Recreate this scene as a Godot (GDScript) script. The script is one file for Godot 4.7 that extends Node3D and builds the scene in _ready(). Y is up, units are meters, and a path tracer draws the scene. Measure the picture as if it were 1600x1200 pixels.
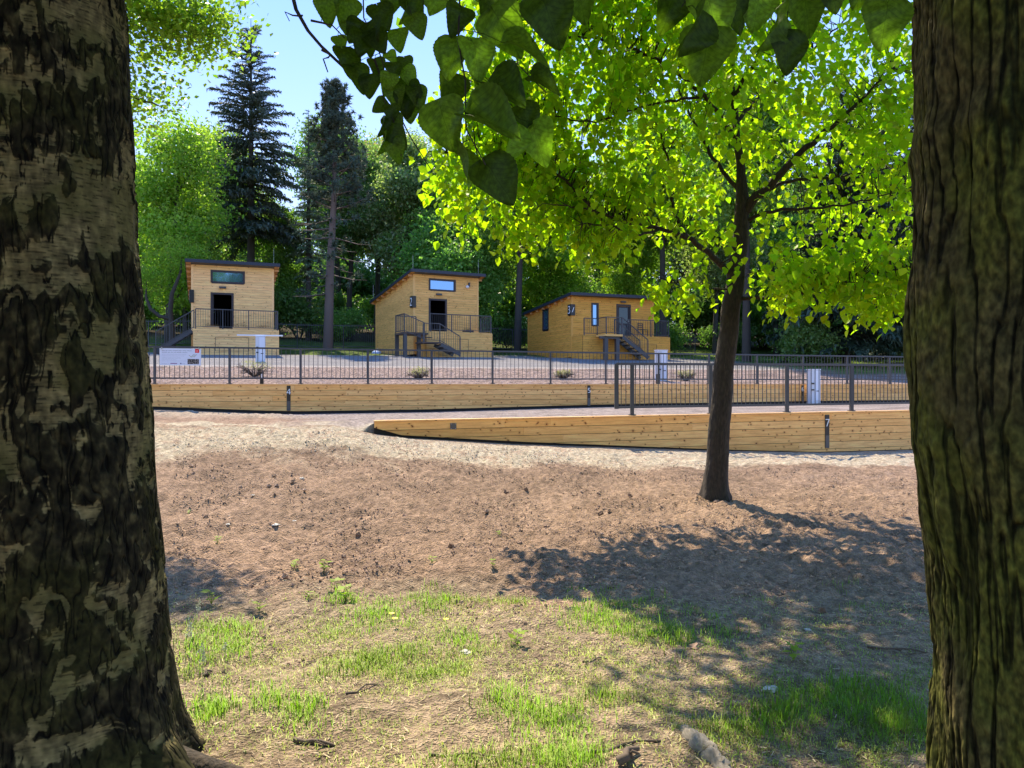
extends Node3D
# A row of three small timber cabins above two terraces held by plank walls, seen between two trunks.
# World: y up, camera at the origin looking along -z. Plans are thought of as (X right, Z away); a point is P(X, height, Z).
# The terraces run along U: u = along the walls, v = away across them.

const F := 1203.0
const EX := 0.9524
const EZ := 0.3048
const V_FRONT := 14.55
const V_UPPER := 24.30

var rng := RandomNumberGenerator.new()
var M := {}
var unit_box := BoxMesh.new()
var nz := {}
var counts := {}

# ---------------------------------------------------------------- mesh builder
class MB:
	var v := PackedVector3Array()
	var n := PackedVector3Array()
	var t := PackedVector2Array()
	var c := PackedColorArray()
	var ix := PackedInt32Array()
	var col := Color(1, 1, 1)
	var tinted := false

	func vert(p: Vector3, nn: Vector3, uv: Vector2) -> int:
		v.append(p); n.append(nn); t.append(uv); c.append(col)
		return v.size() - 1

	func tri(a: int, b: int, d: int) -> void:   # counter-clockwise seen from the front
		ix.append(a); ix.append(d); ix.append(b)

	func quad(a: Vector3, b: Vector3, d: Vector3, e: Vector3, ua: Vector2, ub: Vector2, ud: Vector2, ue: Vector2) -> void:
		var nn := (b - a).cross(e - a)
		if nn.length_squared() < 1e-14:
			nn = (d - b).cross(e - d)
		nn = nn.normalized()
		var i := vert(a, nn, ua)
		vert(b, nn, ub); vert(d, nn, ud); vert(e, nn, ue)
		tri(i, i + 1, i + 2); tri(i, i + 2, i + 3)

	func face(a: Vector3, b: Vector3, d: Vector3) -> void:
		var nn := (b - a).cross(d - a).normalized()
		var i := vert(a, nn, Vector2(0, 0))
		vert(b, nn, Vector2(1, 0)); vert(d, nn, Vector2(0.5, 1))
		tri(i, i + 1, i + 2)

	func box(lo: Vector3, hi: Vector3, off := Vector2.ZERO) -> void:
		var a := Vector3(lo.x, lo.y, hi.z); var b := Vector3(hi.x, lo.y, hi.z); var d := Vector3(hi.x, hi.y, hi.z); var e := Vector3(lo.x, hi.y, hi.z)
		var f := Vector3(lo.x, lo.y, lo.z); var g := Vector3(hi.x, lo.y, lo.z); var h := Vector3(hi.x, hi.y, lo.z); var k := Vector3(lo.x, hi.y, lo.z)
		for q in [[a, b, d, e, 0], [g, f, k, h, 0], [b, g, h, d, 1], [f, a, e, k, 1], [e, d, h, k, 2], [f, g, b, a, 2]]:
			var uvs := []
			for i in 4:
				var p: Vector3 = q[i]
				var w := Vector2(p.x, p.y) if q[4] == 0 else Vector2(p.z, p.y) if q[4] == 1 else Vector2(p.x, p.z)
				uvs.append(w + off)
			quad(q[0], q[1], q[2], q[3], uvs[0], uvs[1], uvs[2], uvs[3])

	func prism(poly: PackedVector2Array, z0: float, z1: float, off := Vector2.ZERO) -> void:   # poly in x, y; z1 is the front
		if Geometry2D.is_polygon_clockwise(poly):
			poly.reverse()
		var m := poly.size()
		var idx := Geometry2D.triangulate_polygon(poly)
		for side in 2:
			var z := z1 if side == 0 else z0
			var nn := Vector3(0, 0, 1) if side == 0 else Vector3(0, 0, -1)
			var s := v.size()
			for p in poly:
				vert(Vector3(p.x, p.y, z), nn, p + off)
			for k in range(0, idx.size(), 3):
				var A := poly[idx[k]]; var B := poly[idx[k + 1]]; var C := poly[idx[k + 2]]
				var ccw := (B - A).cross(C - A) > 0.0
				if ccw == (side == 0):
					tri(s + idx[k], s + idx[k + 1], s + idx[k + 2])
				else:
					tri(s + idx[k], s + idx[k + 2], s + idx[k + 1])
		for k in m:
			var p := poly[k]; var q := poly[(k + 1) % m]
			quad(Vector3(p.x, p.y, z1), Vector3(p.x, p.y, z0), Vector3(q.x, q.y, z0), Vector3(q.x, q.y, z1), p + off, p + off + Vector2(0, z1 - z0), q + off + Vector2(0, z1 - z0), q + off)

	func tube(pts: Array, rad: Array, sides: int, cap := true) -> void:
		var up := Vector3(0.31, 0.17, 0.93)
		var s := v.size()
		var along := 0.0
		var m := pts.size()
		for j in m:
			var p: Vector3 = pts[j]
			var dir: Vector3 = (pts[mini(j + 1, m - 1)] - pts[maxi(j - 1, 0)])
			dir = dir.normalized() if dir.length() > 1e-9 else Vector3.UP
			var x := up.cross(dir)
			if x.length() < 0.05:
				x = Vector3.RIGHT.cross(dir)
			x = x.normalized()
			var y := dir.cross(x)
			up = y
			if j > 0:
				along += p.distance_to(pts[j - 1])
			for i in sides + 1:
				var a := TAU * i / sides
				var o := x * cos(a) + y * sin(a)
				vert(p + o * rad[j], o, Vector2(float(i) / sides, along))
		for j in m - 1:
			for i in sides:
				var a := s + j * (sides + 1) + i
				var b := a + sides + 1
				tri(a, a + 1, b + 1); tri(a, b + 1, b)
		if cap:
			for e in 2:
				var j := 0 if e == 0 else m - 1
				var dir: Vector3 = (pts[0] - pts[1]).normalized() if e == 0 else (pts[m - 1] - pts[m - 2]).normalized()
				var ci := vert(pts[j], dir, Vector2(0.5, 0.5))
				var r0 := s + j * (sides + 1)
				for i in sides:
					if e == 0: tri(ci, r0 + i + 1, r0 + i)
					else: tri(ci, r0 + i, r0 + i + 1)

	func grid(pos: PackedVector3Array, nu: int, nv: int, wrap: bool, uvs: PackedVector2Array, cols := PackedColorArray()) -> void:
		var s := v.size()
		for j in nv:
			for i in nu:
				var k := j * nu + i
				var l := k - 1 if i > 0 else (k + nu - 2 if wrap else k)
				var r := k + 1 if i < nu - 1 else (k - nu + 2 if wrap else k)
				var d := k - nu if j > 0 else k
				var u := k + nu if j < nv - 1 else k
				var nn := (pos[r] - pos[l]).cross(pos[u] - pos[d])
				v.append(pos[k]); n.append(nn.normalized()); t.append(uvs[k])
				c.append(cols[k] if cols.size() else col)
		for j in nv - 1:
			for i in nu - 1:
				var a := s + j * nu + i
				tri(a, a + 1, a + nu + 1); tri(a, a + nu + 1, a + nu)

	func mesh(m: Material) -> ArrayMesh:
		var out := ArrayMesh.new()
		add_to(out, m)
		return out

	func add_to(out: ArrayMesh, m: Material) -> void:
		var a := []
		a.resize(Mesh.ARRAY_MAX)
		a[Mesh.ARRAY_VERTEX] = v; a[Mesh.ARRAY_NORMAL] = n; a[Mesh.ARRAY_TEX_UV] = t; a[Mesh.ARRAY_INDEX] = ix
		if tinted:
			a[Mesh.ARRAY_COLOR] = c
		out.add_surface_from_arrays(Mesh.PRIMITIVE_TRIANGLES, a)
		out.surface_set_material(out.get_surface_count() - 1, m)

# ---------------------------------------------------------------- small helpers
func P(X: float, h: float, Z: float) -> Vector3:
	return Vector3(X, h, -Z)

func at(x: float, y: float, Z: float) -> Vector3:            # a place at depth Z seen in the photograph's direction (x, y)
	return Vector3((x - 800.0) / F * Z, 1.6 + (600.0 - y) / F * Z, -Z)

func uv_of(X: float, Z: float) -> Vector2:
	return Vector2(EX * X + EZ * Z, -EZ * X + EX * Z)

func xz_of(u: float, v: float) -> Vector2:
	return Vector2(EX * u - EZ * v, EZ * u + EX * v)

func ss(a: float, b: float, x: float) -> float:
	return smoothstep(a, b, x)

func lin(r: float, g: float, b: float) -> Color:
	return Color(r, g, b).linear_to_srgb()

func rf(a: float, b: float) -> float:
	return rng.randf_range(a, b)

func noise(called: String, freq: float, oct := 3, kind := FastNoiseLite.TYPE_SIMPLEX, fractal := FastNoiseLite.FRACTAL_FBM) -> FastNoiseLite:
	if not nz.has(called):
		var f := FastNoiseLite.new()
		f.seed = 11 + nz.size() * 17
		f.noise_type = kind
		f.frequency = freq
		f.fractal_type = fractal if oct > 1 else FastNoiseLite.FRACTAL_NONE
		f.fractal_octaves = oct
		nz[called] = f
	return nz[called]

func numbered(called: String) -> String:
	var k: int = counts.get(called, 0)
	counts[called] = k + 1
	return called if k == 0 else "%s_%03d" % [called, k]

func tag(o: Node, label: String, category := "", group := "", kind := "") -> Node:
	if label: o.set_meta("label", label)
	if category: o.set_meta("category", category)
	if group: o.set_meta("group", group)
	if kind: o.set_meta("kind", kind)
	return o

func thing(called: String, label: String, category: String, where := Vector3.ZERO, turn := 0.0, group := "") -> Node3D:
	var o := Node3D.new()
	o.name = numbered(called)
	add_child(o)
	o.position = where
	o.rotation.y = turn
	tag(o, label, category, group)
	return o

func obj(called: String, mesh: Mesh, parent: Node, mat: Material = null) -> MeshInstance3D:
	var o := MeshInstance3D.new()
	o.name = numbered(called) if parent == self else called
	o.mesh = mesh
	if mat: o.material_override = mat
	parent.add_child(o, true)
	return o

func many(called: String, mesh: Mesh, places: Array, tints: Array, parent: Node) -> MultiMeshInstance3D:
	var mm := MultiMesh.new()
	mm.transform_format = MultiMesh.TRANSFORM_3D
	mm.use_colors = tints.size() > 0
	mm.mesh = mesh
	mm.instance_count = places.size()
	for i in places.size():
		mm.set_instance_transform(i, places[i])
		if tints.size():
			mm.set_instance_color(i, tints[i])
	var o := MultiMeshInstance3D.new()
	o.name = numbered(called) if parent == self else called
	o.multimesh = mm
	parent.add_child(o, true)
	return o

func copy(o: Node3D, label: String, where: Vector3, turn := 0.0, scl := Vector3.ONE) -> Node3D:
	var r: Node3D = o.duplicate()
	var base := String(o.name)
	if base.length() > 4 and base.substr(base.length() - 3).is_valid_int():
		base = base.substr(0, base.length() - 4)
	r.name = numbered(base)
	add_child(r)
	r.position = where
	r.rotation.y = turn
	r.scale = scl
	r.set_meta("label", label)
	return r

func block(called: String, parent: Node, lo: Vector3, hi: Vector3, mat: Material) -> MeshInstance3D:   # an upright box from corner to corner
	var o := obj(called, unit_box, parent, mat)
	o.position = (lo + hi) * 0.5
	o.scale = (hi - lo).abs()
	return o

func beam(called: String, parent: Node, a: Vector3, b: Vector3, w: float, d: float, mat: Material) -> MeshInstance3D:   # a bar from a to b, w wide and d deep
	var o := obj(called, unit_box, parent, mat)
	var dir := b - a
	var len := dir.length()
	dir /= len
	var x := Vector3.UP.cross(dir) if absf(dir.y) < 0.9 else Vector3.RIGHT
	if absf(dir.y) >= 0.9:
		x = (x - dir * x.dot(dir))
	x = x.normalized()
	var y := dir.cross(x)
	o.transform = Transform3D(Basis(x * w, y * d, dir * len), (a + b) * 0.5)
	return o

# ---------------------------------------------------------------- materials
func mat(called: String, c: Color, rough := 0.8, metal := 0.0) -> StandardMaterial3D:
	if M.has(called):
		return M[called]
	var m := StandardMaterial3D.new()
	m.resource_name = called
	m.albedo_color = c
	m.roughness = rough
	m.metallic = metal
	M[called] = m
	return m

func leaf_mat(called: String, c: Color, through: float, warm: Color, rough := 0.5) -> StandardMaterial3D:   # colours come from vertices and copies; «through» is the share of light that passes
	var m := mat(called, c, rough)
	m.vertex_color_use_as_albedo = true
	m.backlight_enabled = true
	m.backlight = Color(warm.r * through * 2.0, warm.g * through * 2.0, warm.b * through * 2.0).linear_to_srgb()
	m.metallic_specular = 0.35
	return m

func picture(w: int, h: int, data: PackedByteArray, grey := false) -> ImageTexture:
	return ImageTexture.create_from_image(Image.create_from_data(w, h, false, Image.FORMAT_L8 if grey else Image.FORMAT_RGB8, data))

func b8(x: float) -> int:
	return clampi(int(x * 255.0), 0, 255)

func wood_texture(w: int, h: int, base: Vector3, knots: int, seeded: int) -> ImageTexture:   # 4 m by 1 m of planed pine, sRGB
	var r := RandomNumberGenerator.new()
	r.seed = seeded
	var g := noise("grain", 0.02, 3)
	var d := PackedByteArray()
	d.resize(w * h * 3)
	var tone := PackedFloat32Array()
	tone.resize(w * h)
	for y in h:
		for x in w:
			var k := g.get_noise_2d(x * 0.22, y * 2.6 + seeded * 91.0)
			var f := g.get_noise_2d(x * 1.5, y * 12.0 + seeded * 37.0)
			tone[y * w + x] = 0.085 * k + 0.035 * f
	for q in knots:
		var cx := r.randf_range(0, w); var cy := r.randf_range(0, h)
		var a := r.randf_range(2.2, 5.5); var b := r.randf_range(1.8, 4.0)
		var tilt := r.randf_range(-0.9, 0.9)
		var deep := r.randf_range(0.35, 0.75)
		for yy in range(-14, 15):
			for xx in range(-22, 23):
				var e := Vector2(xx, yy).rotated(tilt)
				var rr := sqrt(e.x * e.x / (a * a) + e.y * e.y / (b * b))
				var add := -deep * (1.0 - ss(0.6, 1.1, rr)) - 0.10 * (1.0 - ss(1.0, 3.6, rr))
				if add < -0.003:
					var p := posmod(int(cy) + yy, h) * w + posmod(int(cx) + xx, w)
					tone[p] += add
	for p in w * h:
		var s := tone[p]
		d[p * 3] = b8(base.x * (1.0 + s)); d[p * 3 + 1] = b8(base.y * (1.0 + s * 1.25)); d[p * 3 + 2] = b8(base.z * (1.0 + s * 1.4))
	return picture(w, h, d)

func speckle_texture(w: int, lo: float, hi: float, f1: float, f2: float, power := 1.0) -> Array:   # [colour, height], tiling
	var a := FastNoiseLite.new(); a.seed = 5; a.noise_type = FastNoiseLite.TYPE_CELLULAR; a.frequency = f1; a.cellular_return_type = FastNoiseLite.RETURN_DISTANCE; a.fractal_octaves = 2
	var b := FastNoiseLite.new(); b.seed = 9; b.frequency = f2; b.fractal_octaves = 4
	var ia := a.get_seamless_image(w, w).get_data()
	var ib := b.get_seamless_image(w, w).get_data()
	var d := PackedByteArray(); d.resize(w * w * 3)
	var e := PackedByteArray(); e.resize(w * w)
	for p in w * w:
		var x := 1.0 - ia[p] / 255.0
		var y := ib[p] / 255.0
		var s := lerpf(lo, hi, pow(clampf(0.45 * x + 0.55 * y, 0, 1), power))
		d[p * 3] = b8(s); d[p * 3 + 1] = b8(s * 0.985); d[p * 3 + 2] = b8(s * 0.96)
		e[p] = b8(0.6 * x + 0.4 * y)
	return [picture(w, w, d), picture(w, w, e, true)]

func ground_mat(called: String, tex: Array, scale: float, relief: float, rough := 0.95) -> StandardMaterial3D:
	var m := mat(called, Color(1, 1, 1), rough)
	m.vertex_color_use_as_albedo = true
	m.albedo_texture = tex[0]
	m.uv1_triplanar = true
	m.uv1_world_triplanar = true
	m.uv1_scale = Vector3.ONE / scale
	m.heightmap_enabled = true
	m.heightmap_texture = tex[1]
	m.heightmap_scale = relief
	m.metallic_specular = 0.2
	return m

# ---------------------------------------------------------------- bark
func birch_at(a: float, h: float) -> Vector3:                # (share of white bark, depth of furrow, streak)
	var x := cos(a) * 0.4; var z := sin(a) * 0.4
	var w := noise("birch_warp", 5.0, 3).get_noise_3d(x, h * 0.6, z)
	var low := 1.0 - ss(0.7, 2.3, h)
	var k := lerpf(0.95, 2.2, low)
	var p := noise("birch_patch", 2.3, 5).get_noise_3d(x * k + w * 0.30, h * (1.15 + 0.5 * low) + w * 0.10, z * k + w * 0.24)
	var s := noise("birch_streak", 9.0, 3).get_noise_3d(x * 1.2, h * 9.0, z * 1.2)
	var f := noise("birch_furrow", 5.0, 4, FastNoiseLite.TYPE_SIMPLEX, FastNoiseLite.FRACTAL_RIDGED).get_noise_3d(x * 2.6 + w * 0.2, h * 0.8 + w * 0.1, z * 2.6)
	f = 2.0 * ss(0.0, 0.16, absf(noise("fur_a", 3.5, 2).get_noise_3d(x * 5.5 + w * 0.1, h * 0.9 + w * 0.06, z * 5.5 + w * 0.1))) - 1.0
	var line := 0.04 + 0.22 * low
	return Vector3(ss(line - 0.02, line + 0.05, p + 0.05 * s + 0.05 * f), f, s)

func furrow_at(a: float, h: float) -> Vector3:               # (height of ridge, moss, fine)
	var x := cos(a) * 0.34; var z := sin(a) * 0.34
	var w := noise("fur_warp", 1.6, 2).get_noise_3d(x, h, z)
	var c1 := absf(noise("fur_a", 3.5, 2).get_noise_3d(x * 4.2 + w * 0.09, h * 0.26 + w * 0.03, z * 4.2 + w * 0.09))
	var c2 := absf(noise("fur_b", 3.5, 2).get_noise_3d(x * 8.5 + w * 0.1, h * 0.9, z * 8.5))
	var f := 2.0 * (0.72 * ss(0.0, 0.22, c1) + 0.28 * ss(0.0, 0.16, c2)) - 1.0
	var b := noise("fur_cross", 8.0, 3).get_noise_3d(x * 2.5, h * 1.6, z * 2.5)
	var m := noise("fur_moss", 2.0, 3).get_noise_3d(x, h * 0.8, z)
	return Vector3(f, m, b)

func bark_textures(kind: int, w: int, h: int, tall: float) -> Array:
	var d := PackedByteArray(); d.resize(w * h * 3)
	var e := PackedByteArray(); e.resize(w * h)
	var grit := FastNoiseLite.new(); grit.seed = 3; grit.frequency = 0.09; grit.fractal_octaves = 4
	var gi := grit.get_seamless_image(w, h).get_data()
	for y in h:
		var hh := (1.0 - (y + 0.5) / h) * tall
		for x in w:
			var a := TAU * (x + 0.5) / w
			var g := gi[y * w + x] / 255.0
			var p := (y * w + x)
			var c: Vector3
			if kind == 0:
				var q := birch_at(a, hh)
				var fl := noise("birch_flake", 7.0, 3).get_noise_3d(cos(a) * 0.8, hh * 1.3, sin(a) * 0.8)
				var crack := ss(-0.2, 0.8, -q.y)
				var dark := Vector3(0.24, 0.215, 0.15) * (0.55 + 0.7 * g) * (1.0 - 0.55 * crack) * (0.85 + 0.7 * fl)
				dark = dark.lerp(Vector3(0.36, 0.325, 0.22) * (0.55 + 0.7 * g), 0.5 * ss(0.2, 0.45, fl + 0.25 * (g - 0.5)))
				var moss := ss(0.0, 0.5, noise("birch_moss", 2.2, 3).get_noise_3d(cos(a) * 0.4, hh, sin(a) * 0.4) + 0.16)
				dark = dark.lerp(Vector3(0.235, 0.235, 0.11) * (0.5 + 0.7 * g) * (1.0 - 0.5 * crack), 0.6 * moss)
				var white := Vector3(0.55, 0.49, 0.35) * (0.82 + 0.22 * q.z + 0.30 * (g - 0.5) + 0.35 * fl)
				white = white.lerp(Vector3(0.36, 0.35, 0.20), 0.5 * moss)
				if q.z < -0.42: white *= 0.7
				c = dark.lerp(white, q.x)
				e[p] = b8(0.35 + 0.2 * q.y * (1.0 - q.x) + 0.25 * (g - 0.5) * (1.0 - 0.6 * q.x) + 0.12 * q.x + 0.06 * q.z * q.x)
			else:
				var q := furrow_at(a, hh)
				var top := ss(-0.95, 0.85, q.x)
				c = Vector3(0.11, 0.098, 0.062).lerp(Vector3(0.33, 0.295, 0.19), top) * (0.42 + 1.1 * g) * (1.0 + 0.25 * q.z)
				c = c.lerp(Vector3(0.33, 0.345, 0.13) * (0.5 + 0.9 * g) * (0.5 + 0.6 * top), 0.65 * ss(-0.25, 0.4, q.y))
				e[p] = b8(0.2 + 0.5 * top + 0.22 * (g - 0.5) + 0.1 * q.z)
			d[p * 3] = b8(c.x); d[p * 3 + 1] = b8(c.y); d[p * 3 + 2] = b8(c.z)
	return [picture(w, h, d), picture(w, h, e, true)]

func bark_mat(called: String, tex: Array, relief: float, tone: Color) -> StandardMaterial3D:
	var m := mat(called, tone, 0.9)
	m.albedo_texture = tex[0]
	m.heightmap_enabled = true
	m.heightmap_texture = tex[1]
	m.heightmap_scale = relief
	m.metallic_specular = 0.25
	return m

# profile: Array of [height, centre X, centre Z, radius]; kind 0 birch, 1 furrowed, 2 smooth
func trunk_mesh(profile: Array, sides: int, rings: int, kind: int, tall: float, m: Material, roots: Array, amp := 1.0) -> ArrayMesh:
	var pos := PackedVector3Array(); var uvs := PackedVector2Array()
	var h0: float = profile[0][0]; var h1: float = profile[profile.size() - 1][0]
	for j in rings:
		var t := float(j) / (rings - 1)
		var h := lerpf(h0, h1, t)
		var k := 0
		while k < profile.size() - 2 and profile[k + 1][0] < h:
			k += 1
		var s := clampf((h - profile[k][0]) / (profile[k + 1][0] - profile[k][0]), 0, 1)
		var s2 := s * s * (3 - 2 * s)
		var cx := lerpf(profile[k][1], profile[k + 1][1], s2); var cz := lerpf(profile[k][2], profile[k + 1][2], s2); var r := lerpf(profile[k][3], profile[k + 1][3], s)
		for i in sides:
			var a := TAU * i / (sides - 1)
			var d := 0.0
			if kind == 0:
				var q := birch_at(a, h)
				d = (1.0 - q.x) * (0.006 + 0.004 * q.y) + 0.012 * noise("lump", 1.5, 2).get_noise_3d(cos(a), h, sin(a))
			elif kind == 1:
				var q := furrow_at(a, h)
				d = 0.006 * q.x + 0.004 * q.z + 0.03 * noise("lump", 1.5, 2).get_noise_3d(cos(a), h * 0.8, sin(a))
			else:
				d = 0.035 * r * noise("lump", 1.5, 2).get_noise_3d(cos(a), h * 1.5, sin(a)) + 0.05 * r * noise("fur_cross", 8.0, 3).get_noise_3d(cos(a) * 0.5, h * 0.6, sin(a) * 0.5)
			var flare := 0.0
			for q in roots:                                  # [angle, width, how far at the ground, height]
				var da: float = absf(wrapf(a - q[0], -PI, PI)) / q[1]
				if da < 1.0:
					flare += q[2] * (0.5 + 0.5 * cos(PI * da)) * exp(-maxf(h - h0 - 0.1, 0.0) / q[3])
			var rr := r + d * amp + flare
			pos.append(Vector3(cx + cos(a) * rr, h, -cz - sin(a) * rr))
			uvs.append(Vector2(float(i) / (sides - 1), 1.0 - h / tall))
	var mb := MB.new()
	mb.grid(pos, sides, rings, true, uvs)
	return mb.mesh(m)

# ---------------------------------------------------------------- terrain
func along(points: Array, u: float) -> float:
	for k in points.size() - 1:
		if u <= points[k + 1][0]:
			return lerpf(points[k][1], points[k + 1][1], clampf((u - points[k][0]) / (points[k + 1][0] - points[k][0]), 0, 1))
	return points[points.size() - 1][1]

func front_top(u: float) -> float:
	return 0.885 + 0.005 * (clampf(u, 0, 22) - 2.0)

func front_foot(u: float) -> float:
	return along([[-10, 0.92], [-2, 0.87], [1.2, 0.83], [1.95, 0.66], [2.6, 0.57], [4.7, 0.41], [9, 0.17], [12, 0.04], [22, 0.0], [40, 0.0]], u)

func upper_foot(u: float) -> float:
	return along([[-14, 1.0], [-3, 0.90], [0.6, 0.72], [5, 0.74], [10.6, 0.84], [20, 0.91], [40, 0.95]], u)

func height(u: float, v: float) -> float:
	if v <= V_FRONT + 0.13:
		return front_foot(u) * ss(7.6, 14.3, v) - 0.02 * maxf(0, 3.0 - v)
	if v <= V_UPPER + 0.13:
		var t := (v - V_FRONT) / (V_UPPER - V_FRONT)
		var road := lerpf(front_top(u) - 0.03, upper_foot(u) - 0.04, t)
		var soil := lerpf(front_foot(u), upper_foot(u) - 0.04, ss(0, 1, t))
		return lerpf(soil, road, ss(1.84 - 1.1 * (v - V_FRONT), 1.97, u))
	return along([[24.4, 1.57], [28, 1.86], [33, 2.34], [34, 2.42], [42, 3.10], [46, 3.3], [52, 3.85], [60, 4.9], [90, 8.5], [160, 15], [400, 20]], v)

func ground_y(X: float, Z: float) -> float:
	var q := uv_of(X, Z)
	return height(q.x, q.y) + relief(X, Z, q.y)

func relief(X: float, Z: float, v: float) -> float:
	if v > V_FRONT - 0.05:
		if v < V_UPPER - 0.3:
			var left := 1.0 - ss(0.0, 1.5, uv_of(X, Z).x)
			return left * (1.0 - ss(V_UPPER - 1.2, V_UPPER - 0.3, v)) * (0.05 * noise("g1", 0.45, 2).get_noise_2d(X, Z) + 0.04 * noise("g2", 2.2, 3).get_noise_2d(X, Z))
		return 0.0 if v < 45.0 else 0.12 * noise("g3", 0.12, 2).get_noise_2d(X, Z)
	var k := (1.0 - ss(13.4, 14.4, v) * ss(0.0, 1.5, uv_of(X, Z).x))
	var soil := ss(4.6, 6.5, Z)
	return k * (0.05 * noise("g1", 0.45, 2).get_noise_2d(X, Z) + lerpf(0.016, 0.034, soil) * noise("g2", 2.2, 3).get_noise_2d(X, Z) + 0.026 * soil * noise("g4", 7.0, 2).get_noise_2d(X, Z))

func grassiness(X: float, Z: float) -> float:                # 0 bare to 1 thick, near the camera
	var n := noise("grass", 0.55, 3).get_noise_2d(X, Z)
	var edge := 5.9 + 0.7 * noise("edge", 0.5, 2).get_noise_2d(X * 1.0, 3.0) + 0.35 * n
	var g := (1.0 - ss(edge - 1.0, edge + 0.25, Z)) * ss(-0.30, 0.25, n + 0.08)
	g *= 1.0 - 0.85 * ss(0.9, 1.5, X) * ss(3.95, 4.4, Z) * (1.0 - ss(5.3, 5.6, Z) * (1.0 - ss(1.6, 2.0, X)))
	g *= 1.0 - 0.8 * exp(-pow((X - 1.0) / 0.5, 2) - pow((Z - 4.35) / 0.38, 2))
	g *= 1.0 - 0.7 * exp(-pow((X + 0.45) / 0.35, 2) - pow((Z - 3.7) / 0.25, 2))
	return clampf(g, 0, 1)

func ground_color(X: float, Z: float, u: float, v: float) -> Color:
	var n1 := noise("c1", 0.5, 3).get_noise_2d(X, Z)
	var n2 := noise("c2", 3.5, 3).get_noise_2d(X, Z)
	var n3 := noise("c3", 16.0, 2).get_noise_2d(X, Z)
	var soil := Color(0.455, 0.315, 0.225) * (1.0 + 0.20 * n1 + 0.28 * n2 + 0.22 * n3)
	var pale := Color(0.76, 0.65, 0.48) * (1.0 + 0.10 * n1 + 0.22 * n2 + 0.28 * n3)
	var dry := Color(0.48, 0.37, 0.265) * (1.0 + 0.25 * n1 + 0.30 * n2 + 0.35 * n3)
	var grit := Color(0.50, 0.42, 0.375) * (1.0 + 0.12 * n1 + 0.2 * n2 + 0.35 * n3)
	var bank := Color(0.44, 0.325, 0.27) * (1.0 + 0.1 * n1 + 0.3 * n2 + 0.8 * n3)
	var slab := Color(0.40, 0.385, 0.38) * (1.0 + 0.12 * n1)
	var lawn := Color(0.155, 0.225, 0.05) * (1.0 + 0.35 * n1 + 0.3 * n2)
	var wood := Color(0.10, 0.085, 0.05) * (1.0 + 0.4 * n1 + 0.4 * n2)
	var c: Color
	if v <= V_FRONT + 0.13:
		c = soil.lerp(dry, 1.0 - ss(5.2, 6.4, Z + 0.8 * n1))
		c = c.lerp(pale, ss(11.3, 12.1, v + 0.7 * n1 + 0.35 * n2) * (1.0 - 0.75 * ss(0.15, 0.5, n2 + 0.3 * n1)))
		c = c.lerp(soil, 0.7 * ss(13.7, 14.3, v + 0.4 * n2) * (1.0 - ss(9.0, 11.0, u)))
	elif v <= V_UPPER + 0.13:
		c = pale.lerp(soil, ss(15.2, 17.0, v + 1.5 * n1) * (1.0 - 0.5 * ss(18.0, 21.0, v))).lerp(grit, ss(0.4, 2.2, u + 0.10 * (v - V_FRONT) + n1) * ss(V_FRONT + 0.25, V_FRONT + 0.4, v))
	else:
		c = bank.lerp(Color(0.62, 0.56, 0.5), ss(32.3, 32.6, v + 0.3 * n1)).lerp(slab, ss(33.1, 33.5, v + 0.3 * n1))
		c = c.lerp(lawn, maxf(ss(44.5, 45.5, v + n1), ss(25.0, 28.0, u + 2.0 * n1) * ss(30.0, 31.0, v + n1)))
		c = c.lerp(wood, ss(57.0, 61.0, v + 3.0 * n1))
	c.a = 1.0
	return c.clamp(Color(0.01, 0.01, 0.01), Color(0.9, 0.9, 0.9))

func steps(list: Array, a: float, b: float, d: float) -> void:
	var x := a
	while x < b - 1e-6:
		list.append(x)
		x += d

func build_ground() -> void:
	var us := []; var vs := []
	for x in [-400.0, -250.0, -150.0, -100.0, -70.0, -50.0, -35.0, -26.0]: us.append(x)
	steps(us, -20.0, -7.0, 0.6); steps(us, -7.0, -3.6, 0.12); steps(us, -3.6, 6.0, 0.045); steps(us, 6.0, 13.0, 0.12); steps(us, 13.0, 40.0, 0.8)
	for x in [40.0, 50.0, 65.0, 90.0, 130.0, 200.0, 400.0]: us.append(x)
	for x in [-40.0, -15.0, -6.0, -2.0]: vs.append(x)
	steps(vs, 0.0, 2.0, 0.2); steps(vs, 2.0, 9.0, 0.042); steps(vs, 9.0, 14.2, 0.075); steps(vs, 14.2, V_FRONT + 0.11, 0.1)
	vs.append(V_FRONT + 0.125); vs.append(V_FRONT + 0.14)
	steps(vs, V_FRONT + 0.2, V_UPPER, 0.4); vs.append(V_UPPER + 0.11); vs.append(V_UPPER + 0.125); vs.append(V_UPPER + 0.14)
	steps(vs, V_UPPER + 0.3, 34.0, 0.18); steps(vs, 34.0, 60.0, 0.5)
	for x in [62.0, 66.0, 72.0, 80.0, 90.0, 105.0, 130.0, 160.0, 220.0, 400.0]: vs.append(x)
	var pos := PackedVector3Array(); var uvs := PackedVector2Array(); var cols := PackedColorArray()
	for v in vs:
		for u in us:
			var q := xz_of(u, v)
			pos.append(P(q.x, height(u, v) + relief(q.x, q.y, v), q.y))
			uvs.append(q)
			cols.append(ground_color(q.x, q.y, u, v))
	var mb := MB.new()
	mb.tinted = true
	mb.grid(pos, us.size(), vs.size(), false, uvs, cols)
	tag(obj("ground", mb.mesh(M.ground), self), "bare reddish soil rising to gravelled terraces and a lawn", "", "", "structure")

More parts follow.
